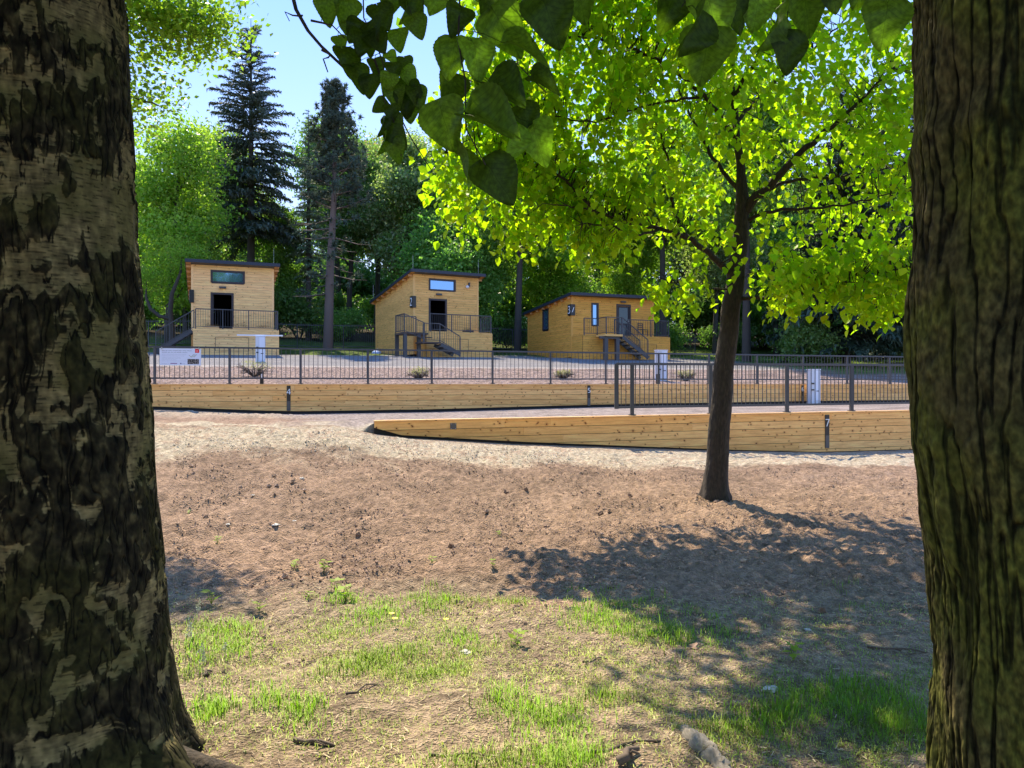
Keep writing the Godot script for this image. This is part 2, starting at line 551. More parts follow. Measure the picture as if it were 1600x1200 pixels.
# ---------------------------------------------------------------- leaves and crowns
func lime_leaf(rows: int, cols: int, fold: float, droop: float, teeth: float, twist := 0.0) -> MB:   # base at the origin, tip towards -y, face towards +z, one unit long
	var mb := MB.new()
	mb.tinted = true
	var pos := PackedVector3Array(); var uvs := PackedVector2Array()
	for j in rows:
		var t := float(j) / (rows - 1)
		var w := 0.50 * pow(maxf(sin(PI * pow(t, 0.60)), 0.0), 0.66) * (1.0 - 0.26 * t) + 0.004
		if teeth > 0.0 and j % 2 == 1:
			w *= 1.0 + teeth
		for i in cols:
			var s := 2.0 * i / (cols - 1) - 1.0
			var back := 0.10 * absf(s) * (1.0 - ss(0.0, 0.3, t))
			var x := s * w
			var z := fold * absf(s) * w - droop * t * t + 0.03 * sin(t * 9.0 + s * 3.0) * (1.0 if rows > 6 else 0.0) + twist * s * w * (t - 0.3)
			pos.append(Vector3(x, -t * (1.0 - 0.12 * droop) + back, z))
			uvs.append(Vector2(0.5 + x, t))
	# rows run downwards, so the columns are turned round to keep the face outwards
	for j in rows:
		var row := []
		for i in cols: row.append([pos[j * cols + i], uvs[j * cols + i]])
		row.reverse()
		for i in cols:
			pos[j * cols + i] = row[i][0]; uvs[j * cols + i] = row[i][1]
	mb.grid(pos, cols, rows, false, uvs)
	return mb

func hang(yaw: float, tilt: float, roll: float, size: float) -> Basis:   # a hanging leaf: tilt 0 hangs straight down, 90 degrees lies flat
	return Basis(Vector3.UP, yaw) * Basis(Vector3.RIGHT, -tilt) * Basis(Vector3.UP, roll) * Basis.from_scale(Vector3.ONE * size)

func spray_mesh(m: Material, leaves: int, spread: float, size: float, r: RandomNumberGenerator, flat := 0.5) -> ArrayMesh:
	var mb := MB.new()
	mb.tinted = true
	for k in leaves:
		var c := Vector3(r.randfn(0, 1), r.randfn(0, 0.6), r.randfn(0, 1)) * spread * 0.45
		var nn := (Vector3(r.randf_range(-1, 1), r.randf_range(-0.6, 1) + flat, r.randf_range(-1, 1))).normalized()
		var d := nn.cross(Vector3(r.randf_range(-1, 1), r.randf_range(-0.4, 0.4), r.randf_range(-1, 1))).normalized()
		d.y -= 0.25
		d = d.normalized()
		var w := d.cross(nn).normalized()
		var s := size * r.randf_range(0.65, 1.25)
		var b := r.randf_range(0.72, 1.28)
		mb.col = Color(b * r.randf_range(0.88, 1.15), b, b * r.randf_range(0.7, 1.2))
		var p0 := c - d * s * 0.5; var p2 := c + d * s * 0.5
		var p1 := c + w * s * 0.36 + nn * s * 0.08 - d * s * 0.06; var p3 := c - w * s * 0.36 + nn * s * 0.08 - d * s * 0.06
		mb.face(p0, p1, p2); mb.face(p0, p2, p3)
	return mb.mesh(m)

func crown_places(lobes: Array, count: int, r: RandomNumberGenerator, shell: float, size: float) -> Array:   # lobes: [centre, radii]
	var out := []
	var weight := []
	var total := 0.0
	for l in lobes:
		total += pow(l[1].x * l[1].y * l[1].z, 0.7)
		weight.append(total)
	while out.size() < count:
		var pick := r.randf() * total
		var k := 0
		while weight[k] < pick: k += 1
		var d := Vector3(r.randfn(), r.randfn(), r.randfn()).normalized()
		var rad := pow(r.randf(), shell)
		var p: Vector3 = lobes[k][0] + d * rad * lobes[k][1]
		var hole := noise("holes", 0.75, 2).get_noise_3dv(p)
		if hole < -0.03 and r.randf() < 0.92:
			continue
		var s := size * r.randf_range(0.7, 1.3)
		out.append(Transform3D(Basis(Vector3.UP, r.randf() * TAU) * Basis(Vector3.RIGHT, r.randf_range(-0.5, 0.5)) * Basis.from_scale(Vector3.ONE * s), p))
	return out

func tints(count: int, r: RandomNumberGenerator, c: Color, vary: float) -> Array:
	var out := []
	for i in count:
		var b := r.randf_range(1.0 - vary, 1.0 + vary)
		out.append(Color(c.r * b * r.randf_range(0.9, 1.15), c.g * b, c.b * b))
	return out

# a broadleaved tree, base at its origin
func broadleaf(called: String, label: String, tall: float, wide: float, bare: float, color: Color, seeded: int, sprays: int, group := "", spray: Mesh = null, bark: Material = null) -> Node3D:
	var r := RandomNumberGenerator.new()
	r.seed = seeded
	var o := thing(called, label, "tree", Vector3.ZERO, 0.0, group)
	var mb := MB.new()
	var tr := tall * 0.011 + 0.04
	var lean := Vector3(r.randf_range(-0.06, 0.06), 0, r.randf_range(-0.06, 0.06)) * tall
	mb.tube([Vector3(0, -0.4, 0), Vector3(0, tall * 0.2, 0) + lean * 0.15, Vector3(0, tall * 0.45, 0) + lean * 0.45, Vector3(0, tall * 0.72, 0) + lean * 0.8, Vector3(0, tall * 0.95, 0) + lean], [tr * 1.3, tr, tr * 0.8, tr * 0.5, 0.02], 9)
	var lobes := []
	for k in 11:
		var f := (k + 0.5) / 11.0
		var y := tall * lerpf(bare + 0.08, 0.93, f)
		var reach := wide * sin(PI * clampf(0.16 + 0.80 * f, 0, 1)) * r.randf_range(0.5, 0.95)
		var a := k * 2.4 + r.randf_range(-0.5, 0.5)
		var c := Vector3(cos(a) * reach * 0.62, y, sin(a) * reach * 0.62) + lean * f
		var s := r.randf_range(0.36, 0.52) * wide
		lobes.append([c, Vector3(s, s * 0.72, s)])
		var from := Vector3(0, y - tall * 0.10, 0) + lean * f
		mb.tube([from, from.lerp(c, 0.5) + Vector3(0, -0.04 * tall, 0) * 0.4, c, c + (c - from) * 0.5], [tr * 0.45, tr * 0.3, tr * 0.16, 0.012], 5, false)
	obj("trunk", mb.mesh(bark if bark else M.far_bark), o)
	var places := crown_places(lobes, sprays, r, 0.55, 1.0)
	var cr := many("crown", spray if spray else M.spray, places, tints(places.size(), r, color, 0.22), o)
	tag(cr, "", "", "", "stuff")
	return o

func conifer_branch(m: Material, r: RandomNumberGenerator, droop: float, twig: float, dense: int) -> ArrayMesh:   # one unit long along +x
	var mb := MB.new()
	mb.tinted = true
	mb.col = Color(0.5, 0.4, 0.35)
	for k in 5:
		var a := k / 5.0; var b := (k + 1) / 5.0
		mb.face(Vector3(a, -droop * a * a, -0.012), Vector3(a, -droop * a * a, 0.012), Vector3(b, -droop * b * b, 0))
	for k in dense:
		var t := (k + r.randf()) / dense
		if t < 0.10: continue
		var side := -1.0 if k % 2 == 0 else 1.0
		var p := Vector3(t, -droop * t * t + 0.16 * droop * t, 0)
		var l := twig * (1.15 - t) * r.randf_range(0.7, 1.25) + 0.06
		var d := Vector3(0.75, r.randf_range(-0.55, 0.15), side * r.randf_range(0.5, 1.0)).normalized()
		var b := r.randf_range(0.7, 1.3)
		mb.col = Color(b * r.randf_range(0.9, 1.1), b, b * r.randf_range(0.9, 1.1))
		var w := d.cross(Vector3(r.randf_range(-0.4, 0.4), 1, r.randf_range(-0.4, 0.4))).normalized() * 0.030
		mb.face(p - w, p + w, p + d * l)
		for q in 3:                                          # short hanging twigs
			var s := p + d * l * r.randf_range(0.15, 0.9)
			var e := s + Vector3(r.randf_range(-0.03, 0.08), -r.randf_range(0.05, 0.13), r.randf_range(-0.06, 0.06))
			var x := Vector3(r.randf_range(-1, 1), 0, r.randf_range(-1, 1)).normalized() * 0.02
			mb.face(s - x, s + x, e)
	return mb.mesh(m)

func spruce(called: String, label: String, tall: float, wide: float, bare: float, color: Color, seeded: int, group := "") -> Node3D:
	var r := RandomNumberGenerator.new()
	r.seed = seeded
	var o := thing(called, label, "tree", Vector3.ZERO, 0.0, group)
	var mb := MB.new()
	mb.tube([Vector3(0, -0.4, 0), Vector3(0, tall * 0.3, 0), Vector3(0, tall * 0.7, 0), Vector3(0, tall, 0)], [tall * 0.0145, tall * 0.0115, tall * 0.006, 0.015], 9)
	for k in 40:                                             # dead lower twigs
		var y := tall * r.randf_range(bare * 0.55, bare + 0.15); var a := r.randf() * TAU
		var l := wide * r.randf_range(0.2, 0.6)
		var s := Vector3(0, y, 0)
		mb.tube([s, s + Vector3(cos(a) * l * 0.6, -0.1 * l, sin(a) * l * 0.6), s + Vector3(cos(a) * l, -0.35 * l, sin(a) * l)], [0.03, 0.02, 0.006], 3, false)
	obj("trunk", mb.mesh(M.far_bark), o)
	var places := []
	var y := tall * bare
	while y < tall * 0.985:
		var f := (y / tall - bare) / (1.0 - bare)
		var reach := wide * (0.13 + 0.87 * pow(1.0 - f, 0.82)) * lerpf(0.72, 1.0, ss(0.0, 0.14, f))
		var ring := int(lerpf(8, 5, f))
		var a0 := r.randf() * TAU
		for k in ring:
			if r.randf() < 0.16: continue
			var a := a0 + TAU * k / ring + r.randf_range(-0.25, 0.25)
			var l := reach * r.randf_range(0.5, 1.18)
			var up := lerpf(-0.18, 0.55, f) + r.randf_range(-0.1, 0.1)
			places.append(Transform3D(Basis(Vector3.UP, a) * Basis(Vector3(0, 0, 1), up) * Basis.from_scale(Vector3(l, l * 0.75 + 0.25, l * 0.8 + 0.2)), Vector3(0, y + r.randf_range(-0.2, 0.2), 0)))
		y += tall * lerpf(0.021, 0.015, f)
	var cr := many("crown", M.spruce_branch, places, tints(places.size(), r, color, 0.25), o)
	tag(cr, "", "", "", "stuff")
	return o

func pine(called: String, label: String, tall: float, wide: float, bare: float, color: Color, seeded: int) -> Node3D:
	var r := RandomNumberGenerator.new()
	r.seed = seeded
	var o := thing(called, label, "tree")
	var mb := MB.new()
	mb.tube([Vector3(0, -0.4, 0), Vector3(0.15, tall * 0.3, 0), Vector3(0.45, tall * 0.62, 0), Vector3(0.5, tall, 0)], [0.34, 0.27, 0.17, 0.03], 10)
	var places := []
	var y := tall * 0.22
	while y < tall * 0.99:
		var f := (y / tall - bare) / (1.0 - bare)
		var live := f > 0.0
		var x0 := 0.5 * ss(0.0, 0.65, y / tall)
		for k in (5 if live else 3):
			var a := r.randf() * TAU
			var l := wide * (0.06 + 0.94 * pow(clampf(1.0 - f, 0, 1), 0.75)) * r.randf_range(0.55, 1.1) if live else wide * r.randf_range(0.4, 1.0)
			var s := Vector3(x0, y, 0)
			var e := s + Vector3(cos(a) * l, (0.35 if live else -0.1) * l, sin(a) * l)
			mb.tube([s, s.lerp(e, 0.6) - Vector3(0, 0.05 * l, 0), e], [0.05, 0.03, 0.008], 4, false)
			for q in (12 if live else 3):
				var t := r.randf_range(0.35, 1.05)
				var c := s.lerp(e, t) + Vector3(r.randfn(), r.randfn() * 0.6 + 0.2, r.randfn()) * 0.28
				places.append(Transform3D(Basis(Vector3.UP, r.randf() * TAU) * Basis(Vector3.RIGHT, r.randf_range(-0.6, 0.6)) * Basis.from_scale(Vector3.ONE * r.randf_range(0.75, 1.3)), c))
		y += tall * (0.028 if live else 0.035)
	obj("trunk", mb.mesh(M.pine_bark), o)
	var cr := many("crown", M.pine_tuft, places, tints(places.size(), r, color, 0.3), o)
	tag(cr, "", "", "", "stuff")
	return o

func bush(called: String, label: String, wide: float, tall: float, color: Color, seeded: int, sprays: int, group := "") -> Node3D:
	var r := RandomNumberGenerator.new()
	r.seed = seeded
	var o := thing(called, label, "shrub", Vector3.ZERO, 0.0, group)
	var mb := MB.new()
	var lobes := []
	for k in 6:
		var a := k * 1.1 + r.randf()
		var c := Vector3(cos(a) * wide * 0.35, tall * r.randf_range(0.35, 0.8), sin(a) * wide * 0.35)
		lobes.append([c, Vector3(wide * 0.36, tall * 0.28, wide * 0.36)])
		mb.tube([Vector3(0, -0.2, 0), c * 0.6, c], [0.05, 0.035, 0.01], 4, false)
	obj("stem", mb.mesh(M.far_bark), o)
	var places := crown_places(lobes, sprays, r, 0.5, 0.75)
	tag(many("foliage", M.spray, places, tints(places.size(), r, color, 0.25), o), "", "", "", "stuff")
	return o

# ---------------------------------------------------------------- cladding, cabins
func clad(parent: Node, outline: PackedVector2Array, holes: Array, row: float, z0: float, z1: float, mats: Array, longest: float, gap := 0.006) -> void:
	var lo := Vector2(1e9, 1e9); var hi := -lo
	for p in outline:
		lo = lo.min(p); hi = hi.max(p)
	var y := lo.y
	while y < hi.y - 0.01:
		var cuts := [[lo.x, hi.x]]
		for h in holes:
			var mid := y + row * 0.5
			if mid < h.position.y or mid > h.end.y: continue
			var next := []
			for c in cuts:
				if h.position.x > c[0]: next.append([c[0], minf(c[1], h.position.x)])
				if h.end.x < c[1]: next.append([maxf(c[0], h.end.x), c[1]])
			cuts = next
		for c in cuts:
			var x: float = c[0]
			var first := true
			while x < c[1] - 0.01:
				var l := longest * (rf(0.3, 1.0) if first else 1.0)
				var e := minf(x + l, c[1])
				if c[1] - e < 0.4: e = c[1]
				first = false
				var rect := PackedVector2Array([Vector2(x + 0.0015, y), Vector2(e - 0.0015, y), Vector2(e - 0.0015, y + row - gap), Vector2(x + 0.0015, y + row - gap)])
				for poly in Geometry2D.intersect_polygons(rect, outline):
					if poly.size() < 3: continue
					var mb := MB.new()
					mb.prism(poly, z0, z1 + rf(-0.0015, 0.0015), Vector2(rf(0, 9), rf(0, 9)))
					for k in mb.t.size():
						mb.t[k] = Vector2(mb.t[k].x / 4.0, mb.t[k].y)
					obj("plank", mb.mesh(mats[rng.randi() % mats.size()]), parent)
				x = e
		y += row

func face_node(called: String, parent: Node, core: Mesh, m: Material, origin: Vector3, turn: float) -> MeshInstance3D:
	var o := obj(called, core, parent, m)
	o.position = origin
	o.rotation.y = turn
	return o

func core_mesh(outline: PackedVector2Array, holes: Array, z0: float, z1: float, inset := 0.025) -> ArrayMesh:
	var wide := 0.0
	for p in outline: wide = maxf(wide, p.x)
	var polys: Array = [] + Geometry2D.intersect_polygons(outline, PackedVector2Array([Vector2(inset, -9), Vector2(wide - inset, -9), Vector2(wide - inset, 9), Vector2(inset, 9)]))
	for h in holes:
		var r := PackedVector2Array([h.position, Vector2(h.end.x, h.position.y), h.end, Vector2(h.position.x, h.end.y)])
		var next := []
		for p in polys:
			# cut into strips so that no piece has a hole in it
			for side in [[-50.0, h.position.x], [h.position.x, h.end.x], [h.end.x, 50.0]]:
				var strip := PackedVector2Array([Vector2(side[0], -50), Vector2(side[1], -50), Vector2(side[1], 50), Vector2(side[0], 50)])
				for q in Geometry2D.intersect_polygons(p, strip):
					for w in Geometry2D.clip_polygons(q, r):
						next.append(w)
		polys = next
	var mb := MB.new()
	for p in polys:
		mb.prism(p, z0, z1)
	return mb.mesh(M.dark_inside)

func railing(parent: Node, pts: Array, tall: float, every: float, ends := true) -> Node3D:
	var o := Node3D.new()
	o.name = "railing"
	parent.add_child(o, true)
	for k in pts.size() - 1:
		var a: Vector3 = pts[k]; var b: Vector3 = pts[k + 1]
		var up := Vector3(0, tall, 0)
		beam("top_rail", o, a + up, b + up, 0.05, 0.045, M.iron)
		beam("bottom_rail", o, a + Vector3(0, 0.10, 0), b + Vector3(0, 0.10, 0), 0.035, 0.03, M.iron)
		var l := a.distance_to(b)
		var n := int(l / every)
		for i in range(1, n):
			var p := a.lerp(b, float(i) / n)
			beam("bar", o, p + Vector3(0, 0.115, 0), p + up - Vector3(0, 0.022, 0), 0.013, 0.013, M.iron)
	for k in pts.size():
		if ends or (k > 0 and k < pts.size() - 1):
			beam("post", o, pts[k] - Vector3(0, 0.12, 0), pts[k] + Vector3(0, tall - 0.024, 0), 0.05, 0.05, M.iron)
	return o

func stair(parent: Node, top: Vector3, run: Vector3, across: Vector3, n: int, drop: float) -> void:   # treads from the top down
	var o := Node3D.new()
	o.name = "stair"
	parent.add_child(o, true)
	for k in n:
		var f := (k + 0.5) / n
		var c := top + run * f - Vector3(0, drop * (k + 1.0) / (n + 1), 0)
		beam("tread", o, c - across * 0.5, c + across * 0.5, run.length() / n * 0.95, 0.04, M.tread)
	for s in [-0.5, 0.5]:
		var a: Vector3 = top + across * s - Vector3(0, 0.12, 0)
		beam("stringer", o, a, a + run - Vector3(0, drop - 0.12, 0), 0.05, 0.2, M.iron)

func digit(text: String, parent: Node, where: Vector3, turn: float, size: float, m: Material) -> MeshInstance3D:
	var t := TextMesh.new()
	var f := SystemFont.new()
	f.font_names = PackedStringArray(["Droid Sans"])
	t.font = f
	t.text = text
	t.font_size = 64
	t.pixel_size = size / 46.0
	t.depth = 0.008
	var o := obj("number", t, parent, m)
	o.position = where
	o.rotation.y = turn
	return o

# local axes of a cabin: x along its front, y up, z out of the front; the near front corner at the origin
func cabin(c: Dictionary) -> Node3D:
	var o := thing("cabin", c.label, "cabin", c.at, c.turn)
	var W: float = c.wide; var L: float = c.long; var HF: float = c.front; var HB: float = c.back
	var deck: float = c.deck
	var wood: Array = c.wood
	var front := PackedVector2Array([Vector2(0, 0), Vector2(W, 0), Vector2(W, HF), Vector2(0, HF)])
	var side := PackedVector2Array([Vector2(0, 0), Vector2(L, 0), Vector2(L, HF), Vector2(0, HB)])       # x from the back to the front
	var other := PackedVector2Array([Vector2(0, 0), Vector2(L, 0), Vector2(L, HB), Vector2(0, HF)])
	var rear := PackedVector2Array([Vector2(0, 0), Vector2(W, 0), Vector2(W, HB), Vector2(0, HB)])
	var holes: Array = c.holes
	var sholes: Array = c.side_holes
	var f := face_node("front_wall", o, core_mesh(front, holes, -0.16, -0.022), M.dark_inside, Vector3.ZERO, 0)
	clad(f, front, holes, 0.138, -0.02, 0.0, wood, 3.0, 0.007)
	var s := face_node("side_wall", o, core_mesh(side, sholes, -0.16, -0.022, 0.165), M.dark_inside, Vector3(0.0, 0, -L), -PI / 2)
	clad(s, side, sholes, 0.138, -0.02, 0.0, wood, 3.4, 0.007)
	var t := face_node("side_wall", o, core_mesh(other, [], -0.16, -0.022, 0.165), M.dark_inside, Vector3(W, 0, 0.0), PI / 2)
	clad(t, other, [], 0.138, -0.02, 0.0, wood, 3.4, 0.007)
	var b := face_node("rear_wall", o, core_mesh(rear, [], -0.16, -0.022), M.dark_inside, Vector3(W, 0, -L), PI)
	clad(b, rear, [], 0.138, -0.02, 0.0, wood, 3.0, 0.007)
	block("floor", o, Vector3(0.17, deck - 0.2, -L + 0.17), Vector3(W - 0.17, deck - 0.02, -0.17), M.tread)
	for q in [Vector2(0, 0), Vector2(W, 0), Vector2(0, -L), Vector2(W, -L)]:
		var top := (HF if q.y == 0 else HB) - 0.03
		var sx := -1.0 if q.x == 0 else 1.0; var sz := 1.0 if q.y == 0 else -1.0
		block("corner_trim", o, Vector3(q.x + sx * 0.014, 0.01, q.y + sz * 0.014), Vector3(q.x - sx * 0.10, top, q.y - sz * 0.10), c.plain[0])
	# roof: slopes from the front down to the back
	var over: float = c.over
	var slope := (HF - HB) / L
	var zf := 0.42; var zb := -L - 0.35
	var yf := HF + slope * zf; var yb := HB - slope * 0.35
	var rm := MB.new()
	for k in 1:
		var th := 0.17
		var A := Vector3(-over, yf, zf); var B := Vector3(W + over, yf, zf); var C := Vector3(W + over, yb, zb); var D := Vector3(-over, yb, zb)
		var up := Vector3(0, th, 0)
		var z2 := Vector2.ZERO
		rm.quad(A + up, B + up, C + up, D + up, z2, z2, z2, z2); rm.quad(B, A, D, C, z2, z2, z2, z2)
		rm.quad(A, B, B + up, A + up, z2, z2, z2, z2); rm.quad(C, D, D + up, C + up, z2, z2, z2, z2)
		rm.quad(B, C, C + up, B + up, z2, z2, z2, z2); rm.quad(D, A, A + up, D + up, z2, z2, z2, z2)
	var roof := obj("roof", rm.mesh(M.roof), o)
	for sgn in [0, 1]:
		var x0 := -over + 0.03 if sgn == 0 else W + 0.02
		var x1 := -0.02 if sgn == 0 else W + over - 0.03
		var sm := MB.new()
		var A := Vector3(x0, yf - 0.012, zf - 0.05); var B := Vector3(x1, yf - 0.012, zf - 0.05); var C := Vector3(x1, yb - 0.012, zb + 0.05); var D := Vector3(x0, yb - 0.012, zb + 0.05)
		sm.quad(B, A, D, C, Vector2(0, 0), Vector2(0, 0.3), Vector2(2, 0.3), Vector2(2, 0))
		sm.quad(A, B, C, D, Vector2(0, 0), Vector2(0, 0.3), Vector2(2, 0.3), Vector2(2, 0))
		obj("soffit", sm.mesh(wood[0]), roof)
		for k in 8:
			var z := lerpf(-0.1, -L, k / 7.0)
			var y := HF + slope * z - 0.075
			block("rafter_end", roof, Vector3(x0 + 0.01, y - 0.06, z - 0.04), Vector3(x1, y + 0.055, z + 0.04), M.rafter)
	for q in c.rods:
		beam("rod", roof, Vector3(q.x, HF + slope * q.y + 0.1, q.y), Vector3(q.x, HF + slope * q.y + 1.1, q.y), 0.009, 0.009, M.steel)
	# openings
	for k in holes.size():
		opening(o, holes[k], c.kinds[k], 0.0, Vector3.ZERO, 0.0)
	for h in sholes:
		opening(o, h, "window", 0.0, Vector3(0, 0, -L), -PI / 2)
	var lamp := block("lamp", o, Vector3(c.lamp.x - 0.17, c.lamp.y - 0.045, 0.0), Vector3(c.lamp.x + 0.17, c.lamp.y + 0.045, 0.12), M.iron)
	# number box round the corner
	if c.has("number"):
		var y: float = c.number_y
		var nb := block("number_box", o, Vector3(-0.10, y - 0.33, -0.34), Vector3(0.20 if c.number == "3" else 0.13, y + 0.33, 0.08), M.sign_black)
		var holder := Node3D.new()
		holder.name = "number_face"
		o.add_child(holder, true)
		digit(c.number, holder, Vector3(-0.104, y, -0.13), -PI / 2, 0.46, M.sign_white)
		if c.number == "3": digit("/", holder, Vector3(0.06, y, 0.084), 0.0, 0.30, M.sign_white)
	if c.has("camera"):
		var q: Vector2 = c.camera
		block("wall_camera", o, Vector3(q.x - 0.02, q.y - 0.05, 0.0), Vector3(q.x + 0.05, q.y + 0.20, 0.14), M.iron)
		var sph := SphereMesh.new(); sph.radius = 0.1; sph.height = 0.2; sph.radial_segments = 16; sph.rings = 8
		var e := obj("wall_speaker", sph, o, M.white)
		e.position = Vector3(q.x - 0.09, q.y - 0.06, 0.06)
	# deck
	var d: Rect2 = c.deck_rect                               # x, z
	var dk := block("deck_floor", o, Vector3(d.position.x + 0.03, deck - 0.10, d.position.y + 0.02), Vector3(d.end.x - 0.03, deck - 0.02, d.end.y - 0.03), M.tread)
	var bx := 0.0
	var n := int(d.size.y / 0.145)
	for k in n:
		var z := d.position.y + 0.005 + k * 0.145
		block("deck_board", o, Vector3(d.position.x, deck - 0.018, z), Vector3(d.end.x, deck + 0.012, z + 0.138), c.plain[k % 3])
	var apron := PackedVector2Array([Vector2(0, -0.25), Vector2(d.size.x, -0.25), Vector2(d.size.x, deck - 0.03), Vector2(0, deck - 0.03)])
	var hatch: Rect2 = c.hatch
	var ap := face_node("deck_front", o, core_mesh(apron, [], -0.08, -0.022), M.dark_inside, Vector3(d.position.x, 0, d.end.y), 0)
	clad(ap, apron, [], 0.138, -0.02, 0.0, wood, 2.4, 0.007)
	for e in 2:
		var sidep := PackedVector2Array([Vector2(0, -0.25), Vector2(d.size.y - 0.09, -0.25), Vector2(d.size.y - 0.09, deck - 0.03), Vector2(0, deck - 0.03)])
		var sd := face_node("deck_side", o, core_mesh(sidep, [], -0.08, -0.022, 0.03), M.dark_inside, Vector3(d.position.x if e == 0 else d.end.x, 0, d.position.y + 0.0 if e == 0 else d.end.y - 0.09), -PI / 2 if e == 0 else PI / 2)
		clad(sd, sidep, [], 0.138, -0.02, 0.0, wood, 2.4, 0.007)
	for q in [[hatch.position, Vector2(hatch.end.x, hatch.position.y)], [Vector2(hatch.position.x, hatch.end.y), hatch.end], [hatch.position, Vector2(hatch.position.x, hatch.end.y)], [Vector2(hatch.end.x, hatch.position.y), hatch.end]]:
		beam("hatch_edge", o, Vector3(q[0].x, q[0].y, d.end.y + 0.002), Vector3(q[1].x, q[1].y, d.end.y + 0.002), 0.022, 0.012, M.tread)
	return o

func opening(parent: Node, h: Rect2, kind: String, z: float, origin: Vector3, turn: float) -> void:
	var o := Node3D.new()
	o.name = "door" if kind.begins_with("door") or kind == "open_door" else "window"
	parent.add_child(o, true)
	o.position = origin
	o.rotation.y = turn
	var a := h.position; var b := h.end
	var w := 0.085
	block("frame", o, Vector3(a.x - 0.05, a.y - 0.02, -0.10), Vector3(a.x + w - 0.03, b.y + 0.05, 0.022), M.frame)
	block("frame", o, Vector3(b.x - w + 0.03, a.y - 0.02, -0.10), Vector3(b.x + 0.05, b.y + 0.05, 0.022), M.frame)
	block("frame", o, Vector3(a.x + w - 0.03, b.y - w + 0.03, -0.10), Vector3(b.x - w + 0.03, b.y + 0.048, 0.020), M.frame)
	if kind != "open_door":
		block("frame", o, Vector3(a.x + w - 0.03, a.y - 0.045, -0.10), Vector3(b.x - w + 0.03, a.y + w - 0.03, 0.020), M.frame)
	if kind == "window":
		block("pane", o, Vector3(a.x + 0.05, a.y + 0.05, -0.05), Vector3(b.x - 0.05, b.y - 0.05, -0.04), M.glass)
		var mb := MB.new()
		var pos := PackedVector3Array(); var uvs := PackedVector2Array()
		var n := 40
		for j in 2:
			for i in n:
				pos.append(Vector3(lerpf(a.x + 0.03, b.x - 0.03, i / (n - 1.0)), a.y + 0.02 if j == 0 else b.y - 0.02, -0.115 + 0.022 * sin(i * 1.25) + 0.01 * sin(i * 0.6)))
				uvs.append(Vector2(i, j))
		mb.grid(pos, n, 2, false, uvs)
		obj("curtain", mb.mesh(M.curtain), o)
	elif kind == "door":
		block("door_leaf", o, Vector3(a.x + 0.05, a.y + 0.03, -0.085), Vector3(b.x - 0.05, b.y - 0.05, -0.045), M.frame)
		block("pane", o, Vector3(a.x + 0.16, a.y + 0.85, -0.043), Vector3(b.x - 0.16, b.y - 0.16, -0.034), M.dark_glass)
		block("pane", o, Vector3(a.x + 0.16, a.y + 0.14, -0.043), Vector3(b.x - 0.16, a.y + 0.74, -0.034), M.dark_glass)
		block("handle", o, Vector3(b.x - 0.14, a.y + 0.98, -0.03), Vector3(b.x - 0.10, a.y + 1.02, 0.04), M.steel)
	else:                                                    # the leaf stands open to the inside, hinged on the left
		block("door_leaf", o, Vector3(a.x + 0.06, a.y + 0.03, -1.02), Vector3(a.x + 0.11, b.y - 0.06, -0.12), M.frame)
		block("handle", o, Vector3(a.x + 0.112, a.y + 1.0, -0.95), Vector3(a.x + 0.15, a.y + 1.03, -0.82), M.steel)

# ---------------------------------------------------------------- plank walls, fences
func u_point(u: float, y: float, v: float) -> Vector3:
	var q := xz_of(u, v)
	return P(q.x, y, q.y)

func plank_wall(called: String, label: String, u0: float, u1: float, v: float, top: Array, foot: Array, row: float, mats: Array, longest: float, corner: float) -> Node3D:
	# local axes: x along u from u0, y as in the world, z out towards the viewer
	var o := thing(called, label, "retaining wall", u_point(u0, 0, v), atan2(EZ, EX), "plank retaining walls of the terraces")
	var outline := PackedVector2Array()
	var xs := []
	steps(xs, u0, u1, 0.5)
	xs.append(u1)
	for x in xs: outline.append(Vector2(x - u0, along(top, x) + 0.001))
	xs.reverse()
	for x in xs:
		var y := along(foot, x)
		if corner > 0.0: y += corner * (1.0 - ss(0.0, 0.28, x - u0)) * 0.9
		outline.append(Vector2(x - u0, y))
	var backing := PackedVector2Array()
	for p in outline: backing.append(p)
	for k in range(xs.size(), outline.size()): backing[k].y -= 0.24
	var mb := MB.new()
	mb.prism(backing, -0.10, -0.035)
	obj("backing", mb.mesh(M.membrane), o)
	var k := 0
	while k < 9:
		var x := u0
		var first := true
		while x < u1 - 0.01:
			var e := minf(x + longest * (rf(0.25, 1.0) if first else rf(0.8, 1.0)), u1)
			first = false
			var m0 := along(top, x) - k * row; var m1 := along(top, e) - k * row
			var q := PackedVector2Array([Vector2(x - u0 + 0.0015, m0 - row + 0.009), Vector2(e - u0 - 0.0015, m1 - row + 0.009), Vector2(e - u0 - 0.0015, m1), Vector2(x - u0 + 0.0015, m0)])
			for poly in Geometry2D.intersect_polygons(q, outline):
				var pm := MB.new()
				pm.prism(poly, -0.032, 0.0 + rf(-0.002, 0.002), Vector2(rf(0, 9), rf(0, 9)))
				for i in pm.t.size(): pm.t[i] = Vector2(pm.t[i].x / 4.0, pm.t[i].y)
				obj("plank", pm.mesh(mats[rng.randi() % mats.size()]), o)
			x = e
		k += 1
	var c := u0
	while c < u1 - 0.01:
		var e := minf(c + 3.0, u1)
		var pm := MB.new()
		pm.prism(PackedVector2Array([Vector2(c - u0 + 0.002, along(top, c) + 0.004), Vector2(e - u0 - 0.002, along(top, e) + 0.004), Vector2(e - u0 - 0.002, along(top, e) + 0.03), Vector2(c - u0 + 0.002, along(top, c) + 0.03)]), -0.13, 0.016, Vector2(rf(0, 9), rf(0, 9)))
		for i in pm.t.size(): pm.t[i] = Vector2(pm.t[i].x / 4.0, pm.t[i].y)
		obj("cap_board", pm.mesh(M.cap), o)
		c = e
	return o

